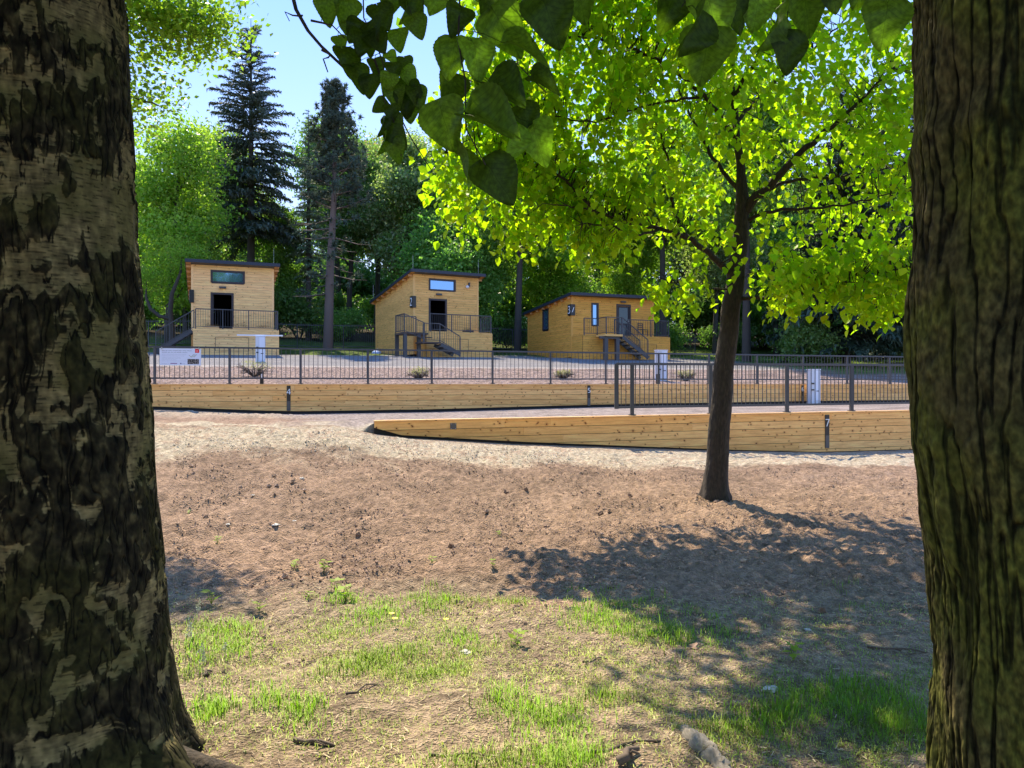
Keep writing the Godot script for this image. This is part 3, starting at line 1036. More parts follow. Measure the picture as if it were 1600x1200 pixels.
func fence(called: String, label: String, line: Array, tall: float, posts: Array, every: float, post_w: float, bar_w: float, foot: float, joined := false) -> Node3D:   # line: base points
	var o := thing(called, label, "fence", line[0])
	var base: Vector3 = line[0]
	var bars := MB.new()
	for k in line.size() - 1:
		var a: Vector3 = line[k] - base; var b: Vector3 = line[k + 1] - base
		beam("top_rail", o, a + Vector3(0, tall, 0), b + Vector3(0, tall, 0), 0.055, 0.05, M.iron)
		beam("bottom_rail", o, a + Vector3(0, foot, 0), b + Vector3(0, foot, 0), 0.045, 0.045, M.iron)
		var n := int(a.distance_to(b) / every)
		for i in range(0 if k else 1, n):
			var p := a.lerp(b, float(i) / n)
			if joined:
				bars.box(p + Vector3(-bar_w, foot, -bar_w) , p + Vector3(bar_w, tall + 0.12, bar_w))
			else:
				beam("bar", o, p + Vector3(0, foot + 0.022, 0), p + Vector3(0, tall - 0.025, 0), bar_w, bar_w, M.iron)
	if joined:
		tag(obj("bars", bars.mesh(M.iron), o), "", "", "", "stuff")
	var dir: Vector3 = (line[1] - line[0]).normalized()
	for p in posts:
		var q: Vector3 = p - base
		beam("post", o, q - Vector3(0, 0.05, 0), q + Vector3(0, tall - 0.026, 0), post_w, post_w, M.iron)
		var fp := block("foot_plate", o, q + Vector3(-0.075, 0.0, -0.045), q + Vector3(0.075, 0.02, 0.045), M.iron)
	return o

func number_plate(label: String, text: String, where: Vector3, tall: float) -> void:
	var o := thing("number_plate", label, "number plate", where, atan2(EZ, EX), "number plates on the plank walls")
	block("plate", o, Vector3(-0.055, -tall, 0.0), Vector3(0.055, 0, 0.012), M.sign_black)
	block("reflector", o, Vector3(-0.053, -tall + 0.005, 0.012), Vector3(0.053, -tall * 0.62, 0.016), M.sign_grey)
	digit(text, o, Vector3(0, -tall * 0.24, 0.017), 0, 0.165, M.sign_white)

func pedestal(label: String, where: Vector3, turn: float, w: float, tall: float, arm: bool) -> void:
	var o := thing("power_pedestal", label, "power pedestal", where, turn, "white power pedestals")
	block("housing", o, Vector3(-w / 2, -0.1, -0.12), Vector3(w / 2, tall, 0.12), M.pale_metal)
	block("front_panel", o, Vector3(-w * 0.10, 0.04, 0.12), Vector3(w * 0.46, tall - 0.03, 0.135), M.pale_panel)
	block("lid", o, Vector3(-w / 2 - 0.015, tall, -0.135), Vector3(w / 2 + 0.015, tall + 0.03, 0.135), M.pale_panel)
	for k in 2:
		block("socket", o, Vector3(-w * 0.42, tall * (0.35 + 0.2 * k), 0.12), Vector3(-w * 0.2, tall * (0.35 + 0.2 * k) + 0.05, 0.15), M.sign_black)
	block("slot", o, Vector3(w * 0.05, tall * 0.32, 0.136), Vector3(w * 0.32, tall * 0.32 + 0.03, 0.14), M.sign_black)
	if arm:
		block("arm", o, Vector3(-0.98, tall + 0.03, -0.05), Vector3(0.95, tall + 0.085, 0.05), M.white)

# ---------------------------------------------------------------- info board print
func board_texture() -> ImageTexture:
	var w := 512; var h := 256
	var im := Image.create(w, h, false, Image.FORMAT_RGB8)
	im.fill(Color(0.86, 0.87, 0.91))
	var r := RandomNumberGenerator.new()
	r.seed = 4
	var dark := Color(0.24, 0.25, 0.30)
	for line in [[26, 24, 330, 11, 3, 1.0], [26, 50, 305, 11, 3, 1.0], [26, 82, 310, 5, 2, 0.5], [26, 96, 290, 5, 2, 0.5], [26, 112, 250, 5, 2, 0.5], [26, 132, 220, 5, 2, 0.55], [26, 150, 240, 5, 2, 0.55], [26, 168, 140, 5, 2, 0.5], [26, 188, 300, 5, 2, 0.45], [26, 228, 75, 6, 2, 0.5], [275, 228, 40, 6, 2, 0.8]]:
		var x: float = line[0]
		while x < line[0] + line[2]:
			var letters := r.randi_range(3, 9)
			for k in letters:
				var tall: int = line[3] - (int(line[3] / 3.0) if r.randf() < 0.6 else 0)
				var c := dark.lerp(Color(0.86, 0.87, 0.91), 1.0 - line[5])
				im.fill_rect(Rect2i(int(x), line[1] + line[3] - tall, line[4], tall), c)
				if r.randf() < 0.7: im.fill_rect(Rect2i(int(x), line[1] + line[3] - 2, line[4] * 2, 2), c)
				x += line[4] * 2 + 2
			x += line[3] * 0.7
	im.fill_rect(Rect2i(130, 224, 84, 13), Color(0.52, 0.35, 0.52))
	im.fill_rect(Rect2i(252, 222, 16, 16), Color(0.32, 0.28, 0.45))
	im.fill_rect(Rect2i(440, 0, 52, 62), Color(0.86, 0.10, 0.10))
	for k in 3:
		im.fill_rect(Rect2i(450 + k * 10, 22 - k * 4, 6, 22 + k * 4), Color(0.95, 0.6, 0.6))
	im.fill_rect(Rect2i(452, 48, 28, 4), Color(0.95, 0.6, 0.6))
	for k in 40:                                             # the emblem of three slanting strokes
		var t := k / 39.0
		for q in 3:
			im.fill_rect(Rect2i(int(385 + q * 20 + t * 34), int(128 - t * 42), 5, 4), Color(0.55, 0.55, 0.40))
		im.fill_rect(Rect2i(int(362 + t * 30), int(98 + t * 32), 5, 4), Color(0.62, 0.58, 0.36))
	for y in range(158, 240):
		for x in range(345, 490):
			var g := noise("print", 0.05, 4).get_noise_2d(x, y)
			var v := clampf(0.22 + 0.9 * g, 0.05, 0.75)
			im.set_pixel(x, y, Color(v, v * 0.93, v * 0.9))
	return ImageTexture.create_from_image(im)

func leaf_texture() -> ImageTexture:                         # veins of a lime leaf, multiplied with its colour
	var w := 256
	var d := PackedByteArray(); d.resize(w * w * 3)
	for y in w:
		for x in w:
			var s := absf((x + 0.5) / w - 0.5); var t := (y + 0.5) / w
			var vein := 1.0 - ss(0.004, 0.012, s)
			var k := (t - 0.75 * s) * 9.0 + 0.3
			var f := absf(k - roundf(k))
			vein = maxf(vein, (1.0 - ss(0.03, 0.10, f)) * 0.75 * (1.0 - ss(0.3, 0.5, s)))
			var k2 := (t * 0.35 + s) * 60.0 + 3.0 * noise("vein", 0.02, 2).get_noise_2d(x, y)
			var f2 := absf(k2 - roundf(k2))
			vein = maxf(vein, (1.0 - ss(0.05, 0.2, f2)) * 0.22)
			var m := 0.86 + 0.14 * noise("vein", 0.02, 2).get_noise_2d(x * 1.3, y * 1.3)
			var q := m * (1.0 - 0.15 * vein)
			var p := (y * w + x) * 3
			d[p] = b8(q); d[p + 1] = b8(q); d[p + 2] = b8(q)
	return picture(w, w, d)

# ---------------------------------------------------------------- the scene
func _ready() -> void:
	rng.seed = 20240521
	# camera, sky, sun, exposure
	var cam := Camera3D.new()
	cam.name = "camera"
	cam.fov = 53.02
	cam.near = 0.05
	cam.far = 1500.0
	cam.position = Vector3(0, 1.6, 0)
	add_child(cam)
	cam.current = true
	var sky := ProceduralSkyMaterial.new()
	sky.sky_top_color = Color(0.40, 0.62, 1.0)
	sky.sky_horizon_color = Color(0.89, 0.955, 1.0)
	sky.sky_curve = 0.22
	sky.ground_bottom_color = Color(0.25, 0.22, 0.18)
	sky.ground_horizon_color = Color(0.55, 0.56, 0.55)
	sky.sun_angle_max = 12.0
	sky.sun_curve = 0.1
	sky.energy_multiplier = 0.9
	var env := Environment.new()
	env.background_mode = Environment.BG_SKY
	env.sky = Sky.new()
	env.sky.sky_material = sky
	env.tonemap_mode = Environment.TONE_MAPPER_LINEAR
	env.tonemap_exposure = 2.05
	env.sdfgi_enabled = true
	env.ssao_enabled = true
	env.ssil_enabled = true
	var we := WorldEnvironment.new()
	we.name = "world_environment"
	we.environment = env
	add_child(we)
	var sun := DirectionalLight3D.new()
	sun.name = "sun"
	sun.light_color = Color(1.0, 0.94, 0.83)
	sun.light_energy = 1.6
	sun.light_angular_distance = 0.5
	sun.shadow_enabled = true
	var el := deg_to_rad(52.0)
	sun.basis = Basis.looking_at(Vector3(0.331 * cos(el), -sin(el), 0.944 * cos(el)))
	add_child(sun)

	materials()
	build_ground()
	terraces()
	cabins()
	forest()
	hero_tree()
	near_trunks()
	foreground()

func materials() -> void:
	M.ground = ground_mat("ground", speckle_texture(768, 0.45, 1.05, 0.06, 0.012, 1.0), 0.9, 4.0)
	M.far_bark = mat("far_bark", lin(0.060, 0.050, 0.040), 0.9)
	M.pine_bark = mat("pine_bark", lin(0.17, 0.12, 0.095), 0.9)
	M.iron = mat("anthracite_iron", lin(0.050, 0.052, 0.060), 0.42, 0.0)
	M.steel = mat("steel", lin(0.5, 0.5, 0.5), 0.35, 0.9)
	M.frame = mat("window_frame", lin(0.03, 0.02, 0.022), 0.45)
	M.glass = mat("mirror_glass", lin(0.20, 0.36, 0.62), 0.04, 0.85)
	M.dark_glass = mat("dark_glass", lin(0.05, 0.07, 0.085), 0.06, 0.5)
	M.curtain = mat("curtain", lin(0.7, 0.7, 0.72), 0.9)
	M.roof = mat("roof_metal", lin(0.028, 0.034, 0.05), 0.45, 0.2)
	M.rafter = mat("rafter", lin(0.60, 0.30, 0.11), 0.7)
	M.tread = mat("stair_tread", lin(0.09, 0.06, 0.045), 0.7)
	M.dark_inside = mat("inner_lining", lin(0.10, 0.09, 0.08), 0.9)
	M.membrane = mat("black_membrane", lin(0.016, 0.015, 0.015), 0.8)
	M.sign_black = mat("sign_black", lin(0.012, 0.012, 0.013), 0.35)
	M.sign_grey = mat("sign_grey", lin(0.09, 0.08, 0.075), 0.4)
	M.sign_white = mat("sign_white", lin(0.85, 0.85, 0.85), 0.5)
	M.white = mat("white_paint", lin(0.8, 0.8, 0.8), 0.45)
	M.pale_metal = mat("pale_metal", lin(0.62, 0.63, 0.66), 0.4)
	M.pale_panel = mat("pale_panel", lin(0.72, 0.74, 0.79), 0.35)
	var w1 := wood_texture(1024, 256, Vector3(0.98, 0.745, 0.455), 75, 3)
	var w2 := wood_texture(1024, 256, Vector3(0.98, 0.785, 0.515), 26, 5)
	var set := {"wall": [w1, [Color(1, 1, 1), Color(0.97, 0.95, 0.92), Color(1.0, 0.96, 0.90), Color(0.94, 0.91, 0.86), Color(1, 0.99, 0.97)]],
		"pine": [w2, [Color(1.0, 0.98, 0.98), Color(0.98, 0.97, 0.96), Color(1, 1, 0.98), Color(0.96, 0.95, 0.94)]],
		"amber": [w2, [Color(0.97, 0.92, 0.80), Color(0.95, 0.90, 0.78), Color(0.98, 0.93, 0.82), Color(0.93, 0.88, 0.76)]],
		"ochre": [w2, [Color(0.95, 0.84, 0.58), Color(0.93, 0.83, 0.56), Color(0.96, 0.85, 0.60), Color(0.91, 0.81, 0.55)]]}
	for k in set:
		M[k] = []
		for c in set[k][1]:
			var m := mat("%s_wood_%d" % [k, M[k].size()], c, 0.62)
			m.albedo_texture = set[k][0]
			m.metallic_specular = 0.35
			M[k].append(m)
	for k in ["pine", "amber", "ochre"]:
		M[k + "_plain"] = []
		for i in 3:
			var c: Color = set[k][1][i]
			M[k + "_plain"].append(mat("%s_plain_%d" % [k, i], Color(0.97 * c.r, 0.785 * c.g, 0.515 * c.b), 0.62))
	M.cap = mat("cap_wood", Color(1, 1, 1), 0.6)
	M.cap.albedo_texture = w1
	M.leaf_far = leaf_mat("far_leaf", Color(1, 1, 1), 0.66, Color(0.74, 1.0, 0.38), 0.36)
	M.needle = leaf_mat("needle", Color(1, 1, 1), 0.15, Color(0.9, 1.0, 0.6), 0.6)
	M.lime = leaf_mat("lime_leaf", Color(1, 1, 1), 0.78, Color(0.86, 1.0, 0.25), 0.42)
	M.lime_big = leaf_mat("lime_leaf_veined", Color(1, 1, 1), 0.62, Color(0.72, 1.0, 0.28), 0.42)
	M.lime_big.albedo_texture = leaf_texture()
	M.blade = leaf_mat("grass_blade", Color(1, 1, 1), 0.5, Color(0.85, 1.0, 0.4), 0.6)
	M.straw = mat("straw", Color(1, 1, 1), 0.8)
	M.straw.vertex_color_use_as_albedo = true
	var r := RandomNumberGenerator.new()
	r.seed = 77
	M.spray = spray_mesh(M.leaf_far, 26, 0.95, 0.22, r)
	M.spray_small = spray_mesh(M.leaf_far, 30, 0.8, 0.13, r)
	M.spruce_branch = conifer_branch(M.needle, r, 0.24, 0.42, 44)
	var mb := MB.new()
	mb.tinted = true
	for k in 46:                                             # a tuft of pine needles
		var d := Vector3(r.randfn(), r.randfn() + 0.35, r.randfn()).normalized()
		var b := r.randf_range(0.7, 1.3)
		mb.col = Color(b, b, b * r.randf_range(0.9, 1.15))
		var w := d.cross(Vector3(r.randfn(), r.randfn(), r.randfn())).normalized() * 0.03
		mb.face(-w, w, d * r.randf_range(0.18, 0.34))
	M.pine_tuft = mb.mesh(M.needle)

func terraces() -> void:
	var top := [[0, front_top(0)], [22, front_top(22)]]
	var foot := []
	for k in 26:
		var u := 1.945 + k
		foot.append([u, along([[1.945, 0.67], [4.7, 0.46], [9, 0.20], [12, 0.055], [30, 0.015]], u)])
	plank_wall("retaining_wall", "nearer plank wall, rising from the soil with a tapered left end", 1.945, 22.0, V_FRONT, top, foot, 0.165, M.wall, 4.2, 0.12)
	var foot2 := []
	for k in 54:
		var u := -14.0 + k
		foot2.append([u, upper_foot(u) + 0.05])
	plank_wall("retaining_wall", "farther plank wall running across behind the gravel terrace", -13.0, 38.0, V_UPPER, [[-14, 1.57], [40, 1.57]], foot2, 0.165, M.wall, 4.2, 0.0)
	# fences
	var a := u_point(6.95, front_top(7) + 0.03, V_FRONT + 0.10)
	var line := [u_point(6.98, front_top(7) + 0.03, V_FRONT + 0.10), u_point(21.5, front_top(21) + 0.03, V_FRONT + 0.10)]
	var posts := []
	for u in [7.34, 9.23, 11.2, 12.98, 14.9, 16.9, 18.9, 20.9]:
		posts.append(u_point(u, front_top(u) + 0.03, V_FRONT + 0.10))
	var f := fence("metal_fence", "grey bar fence standing on the nearer plank wall, left end free", line, 1.08, posts, 0.108, 0.075, 0.014, 0.17)
	beam("end_post", f, Vector3(0, 0.14, 0), Vector3(0, 1.08, 0), 0.085, 0.06, M.iron)
	posts = []
	var u := -3.06
	while u < 34.5:
		posts.append(u_point(u, 1.60, V_UPPER + 0.10))
		u += 2.04
	fence("metal_fence", "long dark bar fence standing on the farther plank wall", [u_point(-5.1, 1.60, V_UPPER + 0.10), u_point(33.5, 1.60, V_UPPER + 0.10)], 1.08, posts, 0.135, 0.06, 0.014, 0.17)
	# the boundary fence in front of the wood
	line = []
	posts = []
	for k in 19:
		var q := xz_of(-22.0 + k * 3.0, 53.0)
		var p := P(q.x, ground_y(q.x, q.y), q.y)
		line.append(p); posts.append(p)
	fence("boundary_fence", "thin upright bar fence along the edge of the wood", line, 1.6, posts, 0.13, 0.06, 0.009, 0.2, true)
	# number plates and the small square plaque
	number_plate("black plate with a white four, on the farther wall left of the tapered wall end", "4", plate_at(451, V_UPPER, 1.55), 0.76)
	number_plate("black plate with a white five, beside the free end of the grey fence", "5", plate_at(920, V_UPPER, 1.55), 0.70)
	number_plate("black plate with a white six, left of the bluish pedestal", "6", plate_at(1254, V_UPPER, 1.55), 0.64)
	number_plate("dark plate with a white seven, the only one on the nearer wall", "7", plate_at(1292, V_FRONT, front_top(10.5) - 0.03), 0.76)
	var o := thing("wall_plaque", "small square dark plaque near the tapered end of the nearer wall", "plaque", plate_at(708, V_FRONT, front_top(3.5) - 0.05), atan2(EZ, EX))
	block("plate", o, Vector3(-0.06, -0.12, 0), Vector3(0.06, 0, 0.014), M.sign_grey)
	for q in [Vector2(-0.045, -0.015), Vector2(0.045, -0.015), Vector2(-0.045, -0.105), Vector2(0.045, -0.105)]:
		block("screw", o, Vector3(q.x - 0.006, q.y - 0.006, 0.014), Vector3(q.x + 0.006, q.y + 0.006, 0.018), M.steel)
	# pedestals
	pedestal("white pedestal with a long slim crossbar in front of the leftmost cabin", on_ground(407, 34.0), 0.25, 0.40, 1.12, true)
	pedestal("white pedestal behind the fence in front of the rightmost cabin", on_ground(1033, 29.5), 0.3, 0.42, 1.15, false)
	pedestal("bluish pedestal standing on the gravel against the farther plank wall", plate_at(1271, V_UPPER - 0.35, upper_foot(19.5) + 0.04), atan2(EZ, EX), 0.42, 1.18, false)
	# bollards
	for k in 2:
		var x: float = [409.0, 1028.0][k]
		var p := plate_at(x, V_UPPER + 0.55, 1.58)
		var b := thing("bollard_lamp", ["black bollard with a pale slot beside the dry bush below the first pedestal", "black bollard behind the fence left of the second pedestal"][k], "bollard", p, atan2(EZ, EX), "bollards on the gravel")
		block("post", b, Vector3(-0.055, -0.1, -0.055), Vector3(0.055, 0.36, 0.055), M.sign_black)
		block("slot", b, Vector3(-0.022, 0.20, 0.055), Vector3(0.012, 0.33, 0.058), M.white)
		block("cap", b, Vector3(-0.06, 0.36, -0.06), Vector3(0.06, 0.38, 0.06), M.sign_black)
	# information board hung on the fence
	var e := plate_at(282, V_UPPER + 0.05, 2.64)
	var s := thing("information_board", "white information board with a red emblem and photograph on the fence", "sign", e, atan2(EZ, EX))
	block("panel", s, Vector3(-0.56, -0.50, -0.008), Vector3(0.56, 0.0, 0.008), M.white)
	var pm := MB.new()
	pm.quad(Vector3(-0.55, -0.49, 0.012), Vector3(0.55, -0.49, 0.012), Vector3(0.55, -0.01, 0.012), Vector3(-0.55, -0.01, 0.012), Vector2(0, 1), Vector2(1, 1), Vector2(1, 0), Vector2(0, 0))
	var print_m := mat("board_print", Color(1, 1, 1), 0.5)
	print_m.albedo_texture = board_texture()
	print_m.texture_repeat = false
	obj("print", pm.mesh(print_m), s)
	for q in [-0.5, 0.5]:
		block("clamp", s, Vector3(q - 0.015, -0.03, 0.008), Vector3(q + 0.015, 0.03, 0.03), M.steel)
	# small dry bushes planted on the gravel bank
	var spots := [[398, 26.5, 1.25, "largest dry twiggy bush, beside the bollard below the first pedestal"], [655, 27.3, 0.95, "dry low bush on the gravel in front of the middle cabin"], [880, 29.0, 0.85, "dry low bush behind the fence in front of the rightmost cabin"], [1072, 29.8, 0.9, "dry low bush in the shade right of the second pedestal"]]
	for k in 4:
		rng.seed = 300 + k
		dry_bush(spots[k][3], on_ground(spots[k][0], spots[k][1]), spots[k][2])

func plate_at(x: float, v: float, y: float) -> Vector3:      # where the line of sight at column x meets a wall line
	var t := (x - 800.0) / F
	var Z := v / (EX - EZ * t)
	return P(t * Z, y, Z) + Vector3(-EZ, 0, -EX) * 0.0 + Vector3(EZ * 0.004, 0, EX * 0.004)

func on_ground(x: float, Z: float) -> Vector3:
	var X := (x - 800.0) / F * Z
	return P(X, ground_y(X, Z), Z)

func dry_bush(label: String, where: Vector3, wide: float) -> void:
	var o := thing("dry_bush", label, "bush", where, 0.0, "dry bushes planted on the gravel")
	var mb := MB.new()
	for k in 46:
		var a := rf(0, TAU); var l := wide * rf(0.25, 0.6)
		var e := Vector3(cos(a) * l, rf(0.05, 0.42) * wide * 0.8, sin(a) * l)
		var s := Vector3(cos(a) * 0.06, 0.0, sin(a) * 0.06)
		mb.tube([s, s.lerp(e, 0.5) + Vector3(0, 0.10, 0), e], [0.014, 0.01, 0.004], 3, false)
		for q in 2:
			var m := s.lerp(e, rf(0.4, 0.9)) + Vector3(0, 0.05, 0)
			mb.tube([m, m + Vector3(rf(-0.16, 0.16), rf(-0.02, 0.16), rf(-0.16, 0.16))], [0.008, 0.003], 3, false)
	obj("twigs", mb.mesh(mat("dry_twig", lin(0.085, 0.06, 0.045), 0.9)), o)
	var places := []
	var ts := []
	for k in 26:
		places.append(Transform3D(Basis(Vector3.UP, rf(0, TAU)) * Basis.from_scale(Vector3.ONE * rf(0.16, 0.28)), Vector3(rf(-0.25, 0.3) * wide, rf(0.2, 0.42) * wide, rf(-0.25, 0.25) * wide)))
		ts.append(Color(0.42, 0.36, 0.20) * rf(0.7, 1.2))
	tag(many("leaves", M.spray_small, places, ts, o), "", "", "", "stuff")

func cabins() -> void:
	rng.seed = 51
	var th := 0.0
	var c1 := cabin({"label": "leftmost cabin, tall pale timber with an open door and stairs at its left", "at": P(-16.66, 3.16, 40.0), "turn": atan2(0.37, 0.93), "wide": 4.1, "long": 6.9, "front": 4.66, "back": 3.65, "deck": 1.25, "wood": M.pine, "plain": M.pine_plain, "over": 0.3,
		"holes": [Rect2(0.98, 1.27, 1.04, 1.93), Rect2(0.98, 3.78, 1.60, 0.60)], "kinds": ["open_door", "window"], "side_holes": [], "lamp": Vector2(1.52, 3.52), "number": "1", "number_y": 3.0, "deck_rect": Rect2(0.1, 0.0, 4.15, 1.5), "hatch": Rect2(1.15, 0.12, 1.6, 0.7), "rods": [Vector2(4.1, 0.0)]})
	railing(c1, [Vector3(0.22, 1.25, 1.44), Vector3(1.5, 1.25, 1.44), Vector3(2.75, 1.25, 1.44), Vector3(4.18, 1.25, 1.44), Vector3(4.18, 1.25, 0.06)], 0.98, 0.115)
	stair(c1, Vector3(0.05, 1.25, 0.75), Vector3(-1.7, 0, 0), Vector3(0, 0, 1.2), 6, 1.25)
	railing(c1, [Vector3(0.14, 1.22, 1.38), Vector3(-1.6, 0.1, 1.38)], 0.95, 0.14)
	var c2 := cabin({"label": "middle cabin, tall timber numbered 2 with a corner landing and stairs", "at": P(-5.63, 3.3, 44.0), "turn": atan2(0.469, 0.883), "wide": 4.1, "long": 6.9, "front": 4.6, "back": 3.6, "deck": 1.25, "wood": M.amber, "plain": M.amber_plain, "over": 0.3,
		"holes": [Rect2(0.98, 1.27, 1.04, 1.93), Rect2(0.98, 3.74, 1.60, 0.62)], "kinds": ["open_door", "window"], "side_holes": [], "lamp": Vector2(1.55, 3.5), "number": "2", "number_y": 3.0, "camera": Vector2(3.45, 4.1), "deck_rect": Rect2(0.19, 0.0, 4.1, 1.5), "hatch": Rect2(1.2, 0.12, 1.55, 0.72), "rods": [Vector2(0.0, -0.1), Vector2(-0.2, -6.8), Vector2(4.1, 0.0)]})
	railing(c2, [Vector3(0.45, 1.25, 1.44), Vector3(1.75, 1.25, 1.44), Vector3(2.9, 1.25, 1.44), Vector3(4.22, 1.25, 1.44), Vector3(4.22, 1.25, 0.06)], 0.98, 0.115)
	block("landing", c2, Vector3(-1.25, 1.02, 0.35), Vector3(0.17, 1.12, 1.85), M.tread)
	for q in [Vector2(-1.15, 0.45), Vector2(-1.15, 1.75), Vector2(-0.35, 1.75)]:
		block("landing_post", c2, Vector3(q.x - 0.09, -0.4, q.y - 0.09), Vector3(q.x + 0.09, 1.018, q.y + 0.09), M.iron)
	railing(c2, [Vector3(0.0, 1.12, 0.4), Vector3(-1.2, 1.12, 0.4), Vector3(-1.2, 1.12, 1.8), Vector3(-0.3, 0.62, 2.45)], 1.0, 0.13)
	block("lower_landing", c2, Vector3(-0.55, 0.50, 1.75), Vector3(0.55, 0.58, 2.75), M.tread)
	beam("tread", c2, Vector3(-0.5, 0.86, 1.95), Vector3(0.3, 0.86, 1.95), 0.30, 0.04, M.tread)
	stair(c2, Vector3(0.55, 0.58, 2.25), Vector3(1.15, 0, 0), Vector3(0, 0, 0.95), 4, 0.66)
	railing(c2, [Vector3(-0.45, 0.58, 2.7), Vector3(0.5, 0.58, 2.7), Vector3(1.7, -0.08, 2.7)], 1.0, 0.14)
	var c3 := cabin({"label": "rightmost cabin, low ochre timber numbered 3 with a closed glazed door", "at": P(3.56, 3.2, 46.0), "turn": atan2(0.371, 0.928), "wide": 5.7, "long": 6.7, "front": 3.64, "back": 3.1, "deck": 1.25, "wood": M.ochre, "plain": M.ochre_plain, "over": 0.25,
		"holes": [Rect2(3.09, 1.27, 0.92, 1.97), Rect2(1.37, 1.93, 0.40, 1.32)], "kinds": ["door", "window"], "side_holes": [Rect2(2.5, 1.86, 0.85, 1.34)], "lamp": Vector2(3.5, 3.44), "number": "3", "number_y": 2.83, "deck_rect": Rect2(0.0, 0.0, 5.92, 1.5), "hatch": Rect2(3.7, 0.16, 1.25, 0.62), "rods": []})
	railing(c3, [Vector3(0.1, 1.25, 1.44), Vector3(0.95, 1.25, 1.44), Vector3(0.95, 1.25, 2.55), Vector3(1.95, 1.25, 2.55)], 0.98, 0.115)
	railing(c3, [Vector3(3.0, 1.25, 1.44), Vector3(4.6, 1.25, 1.44), Vector3(5.85, 1.25, 1.44), Vector3(5.85, 1.25, 0.06)], 0.98, 0.115)
	block("landing", c3, Vector3(0.85, 1.14, 1.5), Vector3(2.0, 1.25, 2.6), M.amber_plain[0])
	block("landing_beam", c3, Vector3(0.6, 1.0, 2.3), Vector3(2.1, 1.138, 2.45), M.iron)
	for x in [1.0, 1.75]:
		block("landing_post", c3, Vector3(x - 0.11, -0.5, 2.26), Vector3(x + 0.11, 0.998, 2.48), M.iron)
	stair(c3, Vector3(2.0, 1.25, 2.1), Vector3(1.75, 0, 0), Vector3(0, 0, 0.9), 6, 1.33)
	railing(c3, [Vector3(2.0, 1.25, 2.55), Vector3(3.7, 0.0, 2.55)], 0.98, 0.14)
	railing(c3, [Vector3(2.0, 1.25, 1.66), Vector3(3.7, 0.0, 1.66)], 0.98, 0.14)
	# chair on the deck of the rightmost cabin
	var t3 := c3.transform
	var ch := thing("chair", "dark chair standing on the deck of the rightmost cabin", "chair", t3 * Vector3(4.45, 1.262, 0.75), c3.rotation.y + 0.3)
	block("seat", ch, Vector3(-0.23, 0.43, -0.22), Vector3(0.23, 0.46, 0.22), M.iron)
	for q in [Vector2(-0.21, -0.2), Vector2(0.21, -0.2), Vector2(-0.21, 0.2), Vector2(0.21, 0.2)]:
		block("leg", ch, Vector3(q.x - 0.018, 0, q.y - 0.018), Vector3(q.x + 0.018, 0.428, q.y + 0.018), M.iron)
	for x in [-0.21, 0.21]:
		block("back_post", ch, Vector3(x - 0.018, 0.462, -0.218), Vector3(x + 0.018, 0.86, -0.182), M.iron)
	for y in [0.6, 0.72, 0.83]:
		block("back_slat", ch, Vector3(-0.19, y - 0.022, -0.21), Vector3(0.19, y + 0.022, -0.19), M.iron)
	# planters on the two tall cabins' decks
	var t1 := c1.transform; var t2 := c2.transform
	var spots := [[t1 * Vector3(0.95, 1.262, 1.18), "left planter of three on the leftmost cabin's deck", 0.75], [t1 * Vector3(2.35, 1.262, 1.18), "planter right of the door on the leftmost cabin's deck", 0.72], [t1 * Vector3(3.5, 1.262, 1.18), "right planter of three on the leftmost cabin's deck", 0.7], [t2 * Vector3(2.9, 1.262, 1.15), "dark planter on the middle cabin's deck", 0.6]]
	for k in 4:
		var o := thing("planter", spots[k][1], "planter", spots[k][0], (c1 if k < 3 else c2).rotation.y, "planters on the cabin decks")
		var w: float = spots[k][2]
		block("trough", o, Vector3(-w / 2, 0, -0.13), Vector3(w / 2, 0.13, 0.13), M.pine_plain[1] if k < 3 else M.tread)
		var places := []; var ts := []
		for i in 14:
			places.append(Transform3D(Basis(Vector3.UP, rf(0, TAU)) * Basis.from_scale(Vector3.ONE * rf(0.14, 0.22)), Vector3(rf(-w / 2, w / 2) * 0.8, rf(0.15, 0.24), rf(-0.08, 0.08))))
			ts.append(Color(0.20, 0.10, 0.06) * rf(0.6, 1.2))
		tag(many("plants", M.spray_small, places, ts, o), "", "", "", "stuff")
	# pale bag left at the side wall of the middle cabin
	var bag := thing("plastic_bag", "pale blue bag lying by the middle cabin's side wall", "bag", t2 * Vector3(-0.35, -0.02, -5.6), 0.4)
	var sph := SphereMesh.new(); sph.radius = 0.3; sph.height = 0.5; sph.radial_segments = 14; sph.rings = 8
	var bm := MB.new()
	var arr := sph.get_mesh_arrays()
	var pv: PackedVector3Array = arr[Mesh.ARRAY_VERTEX]
	for i in pv.size():
		var p := pv[i]
		var n := noise("lump", 1.5, 2).get_noise_3dv(p * 4.0)
		bm.v.append(p * (1.0 + 0.5 * n) + Vector3(0, 0.2, 0)); bm.n.append(arr[Mesh.ARRAY_NORMAL][i]); bm.t.append(Vector2.ZERO); bm.c.append(Color.WHITE)
	bm.ix = arr[Mesh.ARRAY_INDEX]
	obj("sack", bm.mesh(mat("bag", lin(0.45, 0.55, 0.72), 0.4)), bag)
	beam("knot", bag, Vector3(0, 0.44, 0), Vector3(0.05, 0.56, 0.02), 0.07, 0.05, mat("bag", lin(0.45, 0.55, 0.72), 0.4))

# ---------------------------------------------------------------- the wood behind
func plant(o: Node3D, x: float, Z: float, turn: float, s := 1.0) -> Node3D:
	var p := on_ground(x, Z)
	o.position = p - Vector3(0, 0.1, 0)
	o.rotation.y = turn
	o.scale = Vector3.ONE * s
	return o

func again(o: Node3D, label: String, x: float, Z: float, turn: float, s: float) -> Node3D:
	return copy(o, label, on_ground(x, Z) - Vector3(0, 0.1, 0), turn, Vector3.ONE * s)

